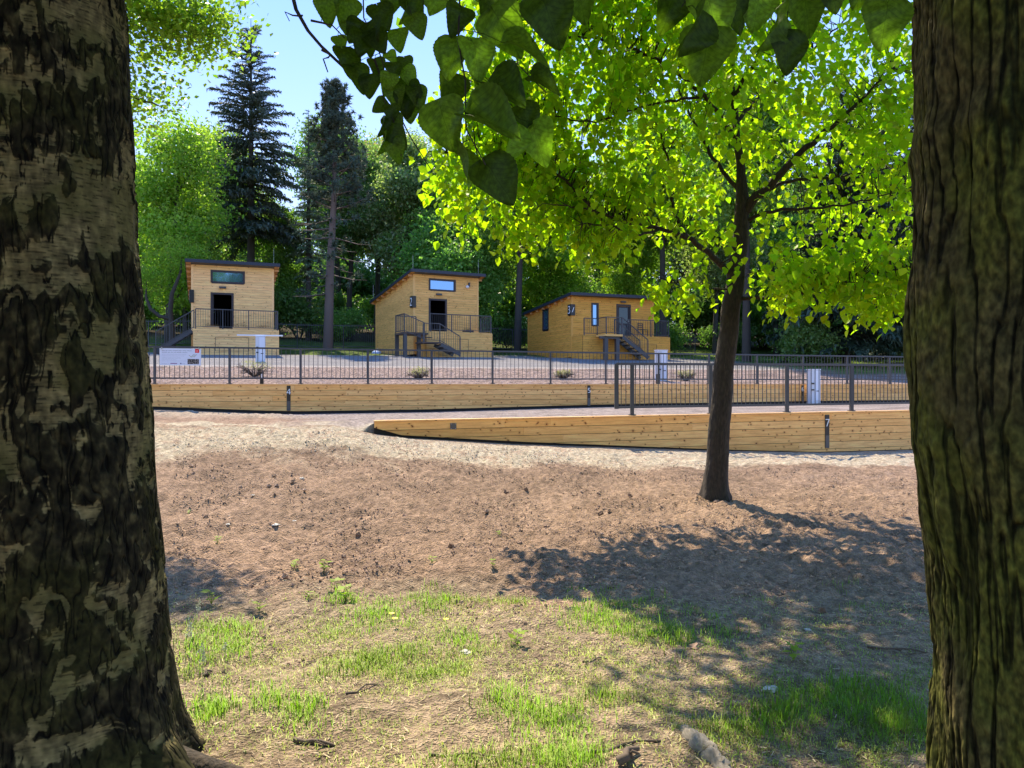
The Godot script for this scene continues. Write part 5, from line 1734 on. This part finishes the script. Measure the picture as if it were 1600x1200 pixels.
func hanging_leaves(t: Node3D, base: Vector3) -> void:
	var big := []
	for k in 5:
		var mb := lime_leaf(25, 9, [0.22, 0.38, 0.15, 0.8, 0.45][k], [0.30, 0.5, 0.65, 0.35, 0.8][k], 0.04, [0.1, 0.4, -0.5, 0.3, -0.3][k])
		big.append(mb.mesh(M.lime_big))
	var tone := []
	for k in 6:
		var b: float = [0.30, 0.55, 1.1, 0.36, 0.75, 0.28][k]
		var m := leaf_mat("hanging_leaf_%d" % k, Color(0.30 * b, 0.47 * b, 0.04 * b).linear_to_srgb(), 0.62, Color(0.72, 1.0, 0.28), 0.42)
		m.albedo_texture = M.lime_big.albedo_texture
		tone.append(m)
	# twigs: [points (x, y, depth)], radius, then leaves: x, y, length in the view, angle of the tip (0 down, positive right), depth, tilt, roll, shape
	var twigs := [
		[[[850, -420, 1.75], [780, -200, 1.7], [728, -40, 1.66], [722, 90, 1.64], [716, 150, 1.62], [722, 195, 1.6], [745, 240, 1.6], [775, 262, 1.6]], 0.0035,
			[[716, 28, 58, -20, 1.64, 0.7, 0.2, 1], [704, 88, 80, -14, 1.66, 0.35, -0.3, 0], [748, 88, 78, 12, 1.62, 0.5, 0.5, 1], [786, 42, 92, 30, 1.7, 0.4, -0.2, 2], [818, 60, 84, 66, 1.66, 0.9, 0.7, 4], [792, 138, 90, 44, 1.64, 0.9, 0.4, 3], [708, 140, 66, -10, 1.72, 0.5, 0.5, 1], [694, 196, 96, 14, 1.60, 0.25, -0.35, 0], [772, 186, 112, 62, 1.58, 0.55, 0.5, 3], [730, 262, 76, 22, 1.64, 0.4, 1.3, 3], [782, 282, 98, 38, 1.60, 0.2, 0.3, 0], [800, 225, 74, -4, 1.68, 0.4, 1.0, 3], [836, 215, 78, 16, 1.7, 0.8, -0.3, 2], [826, 182, 60, 30, 1.72, 0.5, 0.2, 0], [760, 150, 50, -30, 1.74, 0.6, 0.2, 2]]],
		[[[850, -420, 1.75], [838, -200, 1.8], [818, -60, 1.8], [806, 40, 1.8], [820, 110, 1.78], [845, 150, 1.76]], 0.003,
			[[862, 30, 104, 22, 1.55, 0.25, 0.1, 0], [770, -10, 70, -20, 1.7, 0.5, 0.2, 2], [905, -12, 90, 10, 1.6, 0.4, -0.2, 1], [850, 118, 56, 60, 1.76, 0.8, 0.4, 4], [690, -10, 70, -30, 1.7, 0.5, 0.3, 1], [745, -25, 60, 5, 1.72, 0.5, -0.3, 0]]],
		[[[1180, -420, 1.6], [1140, -200, 1.6], [1110, -80, 1.58], [1088, -20, 1.55], [1075, 10, 1.55]], 0.003,
			[[1052, 10, 84, -12, 1.58, 0.4, 0.4, 1], [1084, 52, 98, -24, 1.5, 0.45, 1.0, 3], [1102, 84, 106, -10, 1.54, 0.3, -0.2, 0], [1118, 24, 100, 20, 1.56, 0.3, 0.2, 0], [1150, 6, 80, 30, 1.6, 0.4, 0.1, 2]]],
		[[[1180, -420, 1.6], [1200, -200, 1.62], [1216, -60, 1.62], [1228, 0, 1.6], [1240, 40, 1.6]], 0.003,
			[[1184, 14, 78, -8, 1.62, 0.3, 0.0, 0], [1210, 50, 84, -26, 1.56, 0.5, 1.1, 3], [1234, 80, 80, 4, 1.58, 0.25, 0.2, 0], [1262, 12, 86, 12, 1.6, 0.35, -0.2, 1], [1300, -20, 90, 20, 1.58, 0.4, 0.2, 0]]],
		[[[1440, -420, 1.7], [1420, -200, 1.66], [1405, -60, 1.62], [1396, 0, 1.6]], 0.003,
			[[1384, 36, 92, -8, 1.58, 0.3, -0.2, 0], [1402, -12, 80, 16, 1.6, 0.3, 0.3, 1], [1352, -22, 84, -22, 1.62, 0.4, 0.2, 0]]],
		[[[430, -360, 2.8], [440, -120, 2.75], [450, 2, 2.7], [472, 24, 2.7], [486, 42, 2.68], [494, 62, 2.66], [503, 78, 2.65], [520, 92, 2.64], [536, 106, 2.63]], 0.013, []],
		[[[503, 78, 2.65], [514, 86, 2.64], [512, 98, 2.64], [508, 106, 2.64]], 0.005, []],
		[[[472, 24, 2.7], [460, 22, 2.7], [448, 26, 2.72]], 0.004, []],
		[[[486, 32, 2.68], [505, 34, 2.67], [522, 42, 2.66], [534, 52, 2.65]], 0.0045, [[512, 14, 42, 8, 2.66, 0.3, 0.2, 1], [541, 42, 22, -6, 2.66, 0.4, 0, 0], [532, 66, 26, 20, 2.66, 0.5, 0.3, 0]]],
		[[[560, -300, 2.7], [568, -80, 2.7], [572, 0, 2.68], [578, 60, 2.66], [600, 110, 2.62], [606, 160, 2.62], [622, 215, 2.6], [620, 240, 2.6]], 0.004,
			[[542, 18, 44, -10, 2.68, 0.4, 0.4, 1], [556, 48, 40, -30, 2.66, 0.6, 0.3, 5], [580, 50, 44, 20, 2.64, 0.7, -0.4, 5], [566, 66, 42, -8, 2.62, 0.5, 0.6, 5], [598, 24, 44, 24, 2.66, 0.4, 0.2, 5], [590, 62, 42, 30, 2.63, 0.5, 0.2, 5], [622, 62, 36, 6, 2.66, 0.4, -0.2, 0], [546, 96, 50, 20, 2.62, 0.3, 0.8, 5], [562, 118, 44, 30, 2.62, 0.4, 0.6, 1], [578, 76, 20, 0, 2.66, 0.4, 0.1, 2], [590, 104, 30, 16, 2.64, 0.5, 0.4, 4], [577, 134, 36, -4, 2.63, 0.3, 0.0, 0], [612, 88, 22, 40, 2.66, 0.6, 0.2, 1], [616, 110, 28, 10, 2.62, 0.5, 0.2, 1], [606, 128, 30, -18, 2.6, 0.5, 0.2, 4], [594, 166, 28, -55, 2.62, 0.7, 0.2, 0], [618, 150, 34, 14, 2.62, 0.5, 0.1, 1], [612, 176, 28, 8, 2.6, 0.4, 0.2, 0], [616, 194, 36, 24, 2.6, 0.4, 0.2, 2], [620, 212, 36, 40, 2.58, 0.5, 0.1, 2], [618, 232, 36, 20, 2.58, 0.4, 0.2, 2], [600, 226, 34, -8, 2.6, 0.2, 1.3, 3], [598, 200, 30, -6, 2.6, 0.2, 1.3, 3], [640, 118, 32, 36, 2.64, 0.5, 0.3, 4], [648, 138, 30, 50, 2.64, 0.7, 0.2, 1], [634, 100, 26, 10, 2.66, 0.5, 0.3, 4], [636, 160, 40, 10, 2.64, 0.4, 0.3, 1], [654, 150, 36, 24, 2.64, 0.4, 0.4, 1], [626, 134, 30, 0, 2.66, 0.5, 0.5, 4], [640, 172, 38, 6, 2.66, 0.4, 0.2, 0]]],
		[[[585, 92, 2.64], [596, 140, 2.66], [622, 172, 2.68], [634, 200, 2.7], [652, 226, 2.72], [672, 262, 2.74]], 0.004, []],
		[[[600, -300, 2.7], [624, -60, 2.72], [640, 0, 2.72], [648, 20, 2.7]], 0.003, [[648, 10, 40, 30, 2.7, 0.4, 0.1, 1], [652, 40, 40, 24, 2.68, 0.3, 0.2, 0], [632, 24, 30, -6, 2.72, 0.2, 1.3, 3], [610, 4, 40, -12, 2.7, 0.4, 0.3, 1], [672, -8, 44, 10, 2.7, 0.3, 0.1, 0]]]]
	for tw in twigs:
		var mb := MB.new()
		var pts := []
		for q in tw[0]: pts.append(at(q[0], q[1], q[2]) - base)
		limb(mb, pts, tw[1], tw[1] * 0.4, 6)
		var b := obj("twig", mb.mesh(M.lime_bark), t)
		for l in tw[2]:
			var deep: float = l[4]
			var size: float = l[2] / F * deep * (0.82 if l[2] > 50 else 1.0)
			var yaw := deg_to_rad(l[3])
			var tip := Vector3(sin(yaw), -cos(yaw), 0)
			var basis := Basis(Vector3(0, 0, 1), yaw) * Basis(Vector3.UP, l[6]) * Basis(Vector3.RIGHT, -l[5] * 0.7) * Basis.from_scale(Vector3(size * 1.08, size, size))
			var mid := at(l[0], l[1], deep) - base
			var place := mid - basis * Vector3(0, -0.5, 0)
			var shape: int = l[7]
			var e := obj("leaf", big[shape % 5], b, tone[5] if shape == 5 else tone[rng.randi() % 5])
			e.transform = Transform3D(basis, place)
			# its stalk, back to the nearest point of the twig
			var near: Vector3 = pts[0]
			for p in pts.size() - 1:
				for q in 7:
					var c: Vector3 = pts[p].lerp(pts[p + 1], q / 6.0)
					if c.distance_to(place) < near.distance_to(place): near = c
			var st := MB.new()
			st.tube([near, near.lerp(place, 0.5) + Vector3(0, 0.006, 0), place, place + basis * Vector3(0, -0.12, 0.004)], [0.0013, 0.0011, 0.001, 0.0006], 4, false)
			obj("leaf_stalk", st.mesh(tone[1]), b)

# ---------------------------------------------------------------- soil, grass and what lies on the ground
func stone_mesh(seeded: int, flat: float, m: Material) -> ArrayMesh:
	var sp := SphereMesh.new(); sp.radius = 0.5; sp.height = 1.0; sp.radial_segments = 8; sp.rings = 5
	var arr := sp.get_mesh_arrays()
	var mb := MB.new()
	mb.tinted = true
	var pv: PackedVector3Array = arr[Mesh.ARRAY_VERTEX]
	var moved := PackedVector3Array()
	var n := noise("stone", 1.1, 2)
	for p in pv:
		var k := 1.0 + 0.75 * n.get_noise_3dv(p * 1.6 + Vector3(seeded * 13.0, 0, 0)) + 0.30 * n.get_noise_3dv(p * 5.0 + Vector3(0, seeded * 7.0, 0))
		moved.append(Vector3(p.x * k, p.y * k * flat, p.z * k))
	var ix: PackedInt32Array = arr[Mesh.ARRAY_INDEX]
	for k in range(0, ix.size(), 3):
		var a := moved[ix[k]]; var b := moved[ix[k + 2]]; var c := moved[ix[k + 1]]
		if (b - a).cross(c - a).length() > 1e-7:
			mb.face(a, b, c)
	return mb.mesh(m)

func foreground() -> void:
	rng.seed = 700
	var earth := mat("earth_clod", Color(1, 1, 1), 0.95)
	earth.vertex_color_use_as_albedo = true
	earth.metallic_specular = 0.2
	var clump := noise("clump", 0.8, 3)
	var shapes := [stone_mesh(1, 0.75, earth), stone_mesh(2, 0.6, earth), stone_mesh(3, 0.85, earth)]
	var places := [[], [], []]; var tint := [[], [], []]
	for k in 75000:
		var Z := 4.4 + 9.4 * pow(rng.randf(), 1.0); var X := rf(-0.44, 0.56) * Z
		var v := uv_of(X, Z).y
		var n := clump.get_noise_2d(X, Z)
		if v > 13.9 or rng.randf() > 0.35 + 1.5 * n + (0.3 if v > 11.8 else 0.0): continue
		if Z < 6.0 and rng.randf() < 0.6: continue
		var s := 0.006 + 0.016 * pow(rng.randf(), 3.0)
		if rng.randf() < 0.006: s = rf(0.025, 0.055)
		if v > 11.8: s = minf(s, 0.022)
		var b := rf(0.75, 1.25)
		var c := Color(0.38 * b, 0.26 * b, 0.185 * b) if v < 11.8 or rng.randf() < 0.3 else Color(0.68 * b, 0.58 * b, 0.44 * b)
		var i: int = k % 3
		places[i].append(Transform3D(Basis(Vector3.UP, rf(0, TAU)) * Basis.from_scale(Vector3(s * rf(0.8, 1.4), s, s * rf(0.8, 1.3))), P(X, ground_y(X, Z) + s * 0.16, Z)))
		tint[i].append(c)
	for i in 3:
		tag(many("soil_clods", shapes[i], places[i], tint[i], self), ["rounded crumbs of brown soil strewn over the bare ground", "flat crumbs of brown soil strewn over the bare ground", "lumpy crumbs of brown soil strewn over the bare ground"][i], "soil", "", "stuff")
	places = []
	var bt := []
	for k in 9000:
		var u := rf(-6.0, 24.0); var v := rf(24.5, 32.8)
		var q := xz_of(u, v)
		var sz := rf(0.015, 0.045)
		places.append(Transform3D(Basis(Vector3.UP, rf(0, TAU)) * Basis.from_scale(Vector3(sz, sz * 0.8, sz)), P(q.x, height(u, v) + sz * 0.1, q.y)))
		var b := rf(0.45, 1.5)
		bt.append(Color(0.44 * b, 0.335 * b, 0.285 * b))
	tag(many("bank_gravel", shapes[1], places, bt, self), "pinkish gravel strewn over the bank below the cabins", "gravel", "", "stuff")
	# larger clods and white stones one can pick out
	var clod := thing("earth_clod", "clod", "earth clod", Vector3.ZERO, 0.0, "larger clods on the bare soil")
	obj("lump", shapes[0], clod, mat("dark_clod", lin(0.20, 0.125, 0.08), 0.95))
	var list := [[822, 770, 0.09, "dark clod at the middle of the soil, left of the young lime"], [938, 800, 0.10, "left one of two dark clods close together, left of the young lime"], [952, 802, 0.08, "right one of two dark clods close together, left of the young lime"], [790, 772, 0.10, "brown clod just left of the middle of the soil"], [706, 856, 0.10, "dark clod in a hollow at the centre of the soil"], [560, 836, 0.09, "brown clod below the white pebbles"], [320, 806, 0.12, "brown clod near the birch, by the pale stone"], [458, 760, 0.10, "brown clod below the white flat stone near the pale strip"], [985, 776, 0.10, "flat grey brown clod near the pale strip"], [1285, 958, 0.10, "dark clod lying in the lime's shade at the right"]]
	for k in list.size():
		var p := pixel_ground(list[k][0], list[k][1])
		var c: Node3D = clod if k == 0 else copy(clod, "", Vector3.ZERO)
		c.set_meta("label", list[k][3])
		c.position = p + Vector3(0, 0.012, 0)
		c.rotation.y = k * 1.3
		c.scale = Vector3.ONE * list[k][2] * 0.75
	var peb := thing("white_stone", "stone", "stone", Vector3.ZERO, 0.0, "white stones on the soil")
	obj("stone", shapes[1], peb, mat("white_stone", lin(0.52, 0.49, 0.43), 0.8))
	list = [[472, 750, 0.085, "flat white stone nearest the pale strip, left half"], [360, 808, 0.07, "pale stone beside the brown clod near the birch"], [356, 821, 0.06, "small white stone just below the pale stone near the birch"], [431, 825, 0.09, "white stone in the middle of the left soil"], [460, 816, 0.05, "small white pebble right of the white stone"], [395, 781, 0.05, "small white pebble above the white stones near the birch"], [728, 1020, 0.075, "white scrap lying on the thin grass at the centre"], [1262, 985, 0.05, "pale stone in the lime's shade"], [1204, 1078, 0.10, "pale flat stone in the dark grass at the right"], [700, 762, 0.05, "small white pebble at the centre of the soil"]]
	for k in list.size():
		var c: Node3D = peb if k == 0 else copy(peb, "", Vector3.ZERO)
		c.set_meta("label", list[k][3])
		c.position = pixel_ground(list[k][0], list[k][1]) + Vector3(0, 0.006, 0)
		c.rotation.y = k * 0.9
		c.scale = Vector3(1.3, 0.7, 1.0) * list[k][2] * 0.7
	# grass
	var gp := [[], [], []]; var gt := [[], [], []]
	var thick := noise("thick", 1.1, 3)
	for k in 30000:
		var Z := 2.5 + 4.2 * pow(rng.randf(), 1.15); var X := rf(-0.60, 0.62) * Z
		var g := grassiness(X, Z)
		var n := thick.get_noise_2d(X, Z)
		if rng.randf() > g * (0.22 + 0.85 * n): continue
		var tall := clampf(0.65 + 1.2 * n, 0.4, 1.5) * rf(0.45, 0.9)
		var b := rf(0.75, 1.25)
		var yellow := clampf(0.55 - 1.2 * n + rf(-0.4, 0.4), 0, 1)
		var c := Color(0.30, 0.46, 0.07).lerp(Color(0.58, 0.50, 0.27), yellow)
		var i: int = k % 3
		gp[i].append(Transform3D(Basis(Vector3.UP, rf(0, TAU)) * Basis.from_scale(Vector3(tall, tall, tall)), P(X, ground_y(X, Z) - 0.004, Z)))
		gt[i].append(Color(c.r * b, c.g * b, c.b * b))
	for q in [[590, 965, 60, 26, 150], [660, 940, 44, 10, 50], [540, 935, 34, 8, 30], [930, 960, 50, 22, 130], [1010, 985, 70, 18, 120], [1090, 1000, 50, 16, 60], [720, 1000, 30, 10, 40], [330, 1110, 30, 25, 110], [470, 1110, 30, 25, 80], [420, 1090, 25, 20, 50], [860, 1130, 60, 30, 160], [880, 1180, 60, 20, 100], [1240, 1100, 45, 25, 110], [1340, 1090, 70, 30, 200], [1400, 1130, 40, 40, 160], [1190, 1130, 60, 30, 120], [780, 1100, 40, 20, 70], [360, 1000, 40, 30, 120], [310, 1010, 20, 30, 80]]:
		for k in int(q[4] * 0.75):
			var p := pixel_ground(q[0] + rng.randfn() * q[2] * 0.6, q[1] + rng.randfn() * q[3] * 0.6)
			var tall := rf(0.55, 1.35)
			var b := rf(0.8, 1.25)
			var i: int = k % 3
			gp[i].append(Transform3D(Basis(Vector3.UP, rf(0, TAU)) * Basis.from_scale(Vector3(tall, tall, tall)), p - Vector3(0, 0.004, 0)))
			gt[i].append(Color(0.34 * b, 0.56 * b, 0.07 * b))
	for i in 3:
		var me := tuft_mesh(9, [0.055, 0.075, 0.045][i], [0.08, 0.07, 0.10][i], M.blade, 40 + i, [0.5, 0.7, 0.9][i])
		tag(many("grass", me, gp[i], gt[i], self), ["upright tufts of thin green grass in the foreground", "leaning tufts of thin green grass in the foreground", "low tufts of thin grass in the foreground"][i], "grass", "", "stuff")
	var mp := []; var mt := []                               # the thin mat of short blades and straw between the tufts
	for k in 9000:
		var Z := 2.5 + 3.8 * pow(rng.randf(), 1.1); var X := rf(-0.60, 0.62) * Z
		var n := thick.get_noise_2d(X * 1.7, Z * 1.7 + 40.0)
		if rng.randf() > (1.0 - ss(5.0, 6.1, Z + 0.5 * n)) * (0.55 + 1.1 * n) * (0.25 + 0.75 * clampf(1.6 * grassiness(X, Z) + 0.2, 0, 1)): continue
		var sz := rf(0.7, 1.3)
		mp.append(Transform3D(Basis(Vector3.UP, rf(0, TAU)) * Basis.from_scale(Vector3(sz, sz, sz)), P(X, ground_y(X, Z) - 0.002, Z)))
		var b := rf(0.8, 1.2)
		var c := Color(0.78, 0.69, 0.42).lerp(Color(0.55, 0.66, 0.18), clampf(0.6 + 1.3 * n + rf(-0.35, 0.35), 0, 1))
		mt.append(Color(c.r * b, c.g * b, c.b * b))
	tag(many("thin_grass", tuft_mesh(22, 0.022, 0.15, M.blade, 61, 1.3), mp, mt, self), "thin mat of short dry and green blades between the tufts", "grass", "", "stuff")
	# dry stalks and bits of straw lying about
	var bits := MB.new()
	bits.tinted = true
	for k in 5200:
		var Z := 2.6 + 3.6 * pow(rng.randf(), 1.2); var X := rf(-0.55, 0.6) * Z
		var p := P(X, ground_y(X, Z) + rf(0.002, 0.012), Z)
		var a := rf(0, TAU); var l := rf(0.01, 0.05)
		var d := Vector3(cos(a), rf(-0.05, 0.15), sin(a)) * l
		var w := Vector3(-sin(a), 0.3, cos(a)) * rf(0.0008, 0.0022)
		var b := rf(0.5, 1.15)
		bits.col = Color(0.58 * b, 0.47 * b, 0.29 * b) if rng.randf() < 0.75 else Color(0.22 * b, 0.15 * b, 0.10 * b)
		bits.quad(p - w, p + w, p + w + d, p - w + d, Vector2.ZERO, Vector2.ZERO, Vector2.ONE, Vector2.ONE)
	tag(obj("dry_litter", bits.mesh(M.straw), self), "bits of straw and dry leaf strewn over the foreground", "litter", "", "stuff")
	# sticks
	var stick_m := mat("dead_wood", lin(0.13, 0.095, 0.07), 0.9)
	var sticks := [[[915, 1180, 1030, 1160], 0.010, "dark broken stick lying at the bottom, left of the grey root"], [[965, 1198, 995, 1178], 0.022, "short thick stub of wood at the bottom edge"], [[1355, 1012, 1450, 1021], 0.008, "long thin dark stick in the shade beside the right trunk"], [[318, 1058, 328, 1050], 0.010, "short stick lying right beside the birch"], [[540, 1085, 590, 1070], 0.006, "thin stick in the grass at the lower centre left"], [[670, 1180, 770, 1184], 0.006, "thin pale twig along the bottom edge"], [[760, 1190, 810, 1165], 0.005, "bent thin twig at the bottom, right of the pale twig"], [[910, 1035, 950, 1030], 0.006, "small twig on the bare patch at the centre right"], [[460, 1160, 520, 1168], 0.012, "pale curved stick near the birch's root"]]
	for s in sticks:
		var a := pixel_ground(s[0][0], s[0][1]); var e := pixel_ground(s[0][2], s[0][3])
		var o := thing("stick", s[2], "stick", a)
		var mb := MB.new()
		var r: float = s[1]
		limb(mb, [Vector3(0, r, 0), (e - a) * 0.35 + Vector3(0, r * 2.0, 0.012), (e - a) * 0.7 + Vector3(0, r, -0.01), e - a + Vector3(0, r * 1.4, 0)], r, r * 0.5, 7)
		limb(mb, [(e - a) * 0.45 + Vector3(0, r, 0), (e - a) * 0.6 + Vector3(0.03, r * 2.0, 0.03)], r * 0.5, r * 0.25, 5)
		obj("stem", mb.mesh(stick_m), o)
	# weathered surface root
	var ra := pixel_ground(1070, 1140)
	var root := thing("surface_root", "weathered grey root breaking out of the ground at the bottom", "tree root", ra)
	var rm := MB.new()
	var pts := []
	var rad := []
	for k in 26:
		var t := k / 25.0
		var q := pixel_ground(lerpf(1068, 1142, t), lerpf(1138, 1215, t)) - ra
		pts.append(q + Vector3(0.006 * sin(k * 1.1), -0.012 + 0.012 * sin(PI * t) + 0.004 * sin(k * 2.1), 0))
		rad.append(0.016 + 0.030 * sin(PI * clampf(0.12 + t * 0.8, 0, 1)) + 0.004 * sin(k * 1.7))
	rm.tube(pts, rad, 16)
	for k in rm.v.size():
		rm.v[k] += rm.n[k] * 0.012 * noise("furrow", 6.5, 4).get_noise_3d(rm.v[k].x * 6.0 + rm.v[k].z * 2.0, rm.v[k].y * 8.0, rm.v[k].z * 1.4)
	var rootm := mat("root_wood", Color(1, 1, 1), 0.9)
	rootm.albedo_texture = M.lime_bark.albedo_texture
	rootm.albedo_color = Color(1.0, 0.95, 0.88)
	rootm.emission_enabled = false
	rootm.uv1_triplanar = true
	rootm.uv1_scale = Vector3(9, 9, 3)
	rootm.albedo_texture = speckle_texture(128, 0.38, 0.72, 0.08, 0.05, 1.0)[0]
	obj("wood", rm.mesh(rootm), root)
	# yellow flowers
	var fl := [[617, 980, "yellow flower in the grass tuft at the centre left"], [612, 972, "smaller yellow flower behind the first one"], [697, 981, "yellow flower alone at the edge of the soil"]]
	for q in fl:
		var o := thing("yellow_flower", q[2], "flower", pixel_ground(q[0], q[1]))
		var mb := MB.new()
		mb.tube([Vector3.ZERO, Vector3(0.004, 0.03, 0), Vector3(0, 0.055, 0)], [0.0016, 0.0014, 0.0012], 5)
		obj("stem", mb.mesh(mat("flower_stem", lin(0.12, 0.2, 0.05), 0.7)), o)
		var hd := MB.new()
		for k in 14:
			var a := TAU * k / 14.0
			var d := Vector3(cos(a), 0.25, sin(a)) * 0.019
			var w := Vector3(-sin(a), 0, cos(a)) * 0.005
			hd.quad(Vector3(0, 0.055, 0) - w * 0.4, Vector3(0, 0.055, 0) + w * 0.4, Vector3(0, 0.055, 0) + d + w, Vector3(0, 0.055, 0) + d - w, Vector2.ZERO, Vector2.ZERO, Vector2.ONE, Vector2.ONE)
		obj("petals", hd.mesh(mat("flower_yellow", lin(0.80, 0.66, 0.02), 0.6)), o)
	# weeds on the soil
	var weed_mesh := []
	for k in 2:
		var mb := MB.new()
		mb.tinted = true
		for i in 9:
			var a := TAU * i / 9.0 + rf(-0.3, 0.3)
			var l := rf(0.03, 0.06); var h := rf(0.02, 0.07)
			var c := Vector3(cos(a) * l * 0.6, h, sin(a) * l * 0.6)
			var d := Vector3(cos(a), rf(-0.1, 0.5), sin(a)).normalized() * l
			var w := Vector3(-sin(a), 0, cos(a)) * l * 0.33
			mb.col = Color(1, 1, 1) * rf(0.8, 1.2)
			mb.face(c - d * 0.5, c + w, c + d * 0.5); mb.face(c - d * 0.5, c + d * 0.5, c - w)
			mb.tube([Vector3.ZERO, c * 0.5 + Vector3(0, 0.01, 0), c - d * 0.5], [0.0014, 0.001, 0.0008], 3, false)
		weed_mesh.append(mb.mesh(leaf_mat("weed_leaf", Color(0.36, 0.50, 0.05).linear_to_srgb(), 0.55, Color(0.85, 1.0, 0.35))))
	var weeds := [[460, 889, 1.1, "bright weed left one of two above the grass at the left"], [506, 892, 1.3, "tall bright weed right one of two above the grass at the left"], [525, 925, 1.4, "bright weed standing on the leafy patch left of the grass tuft"], [540, 940, 1.6, "spreading weed patch left of the grass tuft"], [330, 944, 1.5, "bright spreading weed near the birch"], [340, 848, 0.9, "small bright weed alone on the soil near the birch"], [295, 804, 0.7, "tiny weed beside the birch on the upper soil"], [675, 880, 0.9, "small weed at the centre of the soil"], [770, 888, 0.8, "small weed right of the centre of the soil"], [780, 836, 0.7, "tiny weed upper right of the centre"], [405, 955, 1.0, "small weed left of the grass, on the shaded soil edge"], [1240, 1032, 1.4, "yellowish weed in the sunny spot at the right"], [808, 1008, 1.3, "leafy weed in the grass right of the white scrap"], [482, 935, 0.7, "small weed beside the leafy patch"]]
	for k in weeds.size():
		var q: Array = weeds[k]
		var o := thing("weed", q[3], "weed", pixel_ground(q[0], q[1]), k * 1.1, "weeds sprouting on the soil")
		o.scale = Vector3.ONE * q[2]
		obj("leaves", weed_mesh[k % 2], o)
	# flowering grass stalks by the birch
	for k in 6:
		var q: Array = [[284, 1050, 0.30, "leftmost"], [292, 1040, 0.24, "second"], [306, 1060, 0.20, "third"], [312, 1070, 0.17, "fourth"], [348, 1040, 0.14, "fifth"], [298, 985, 0.20, "farthest"]][k]
		var p := pixel_ground(q[0] + 4, q[1])
		var o := thing("grass_stalk", "%s pale flowering grass stalk right beside the birch's foot" % q[3], "grass stalk", p, 0.0, "flowering grass stalks beside the birch")
		var h: float = q[2]
		var lean := Vector3(rf(-0.02, 0.05), 0, rf(-0.03, 0.03))
		var mb := MB.new()
		mb.tube([Vector3.ZERO, Vector3(0, h * 0.5, 0) + lean * 0.4, Vector3(0, h, 0) + lean], [0.0014, 0.0011, 0.0008], 4)
		obj("stem", mb.mesh(mat("stalk", lin(0.30, 0.36, 0.16), 0.7)), o)
		var hd := MB.new()
		for i in 70:
			var t := rf(0.62, 1.0)
			var c := Vector3(0, h * t, 0) + lean * t
			var spread := 0.028 * (1.05 - t) * 3.0
			var e := c + Vector3(rng.randfn(), rf(0.1, 0.8), rng.randfn()) * spread * 0.45
			var d := Vector3(rng.randfn(), 0.9, rng.randfn()).normalized() * 0.010
			var w := d.cross(Vector3(rng.randfn(), rng.randfn(), rng.randfn())).normalized() * 0.0028
			hd.face(e - w, e + w, e + d)
		obj("flower_head", hd.mesh(mat("stalk_head", lin(0.46, 0.50, 0.36), 0.8)), o)

func pixel_ground(x: float, y: float) -> Vector3:            # the spot of ground seen at (x, y) in the photograph
	var t := (x - 800.0) / F
	var Z := 1.6 * F / (y - 600.0)
	for k in 8:
		Z = lerpf(Z, (1.6 - ground_y(t * Z, Z)) * F / (y - 600.0), 0.7)
	return P(t * Z, ground_y(t * Z, Z), Z)
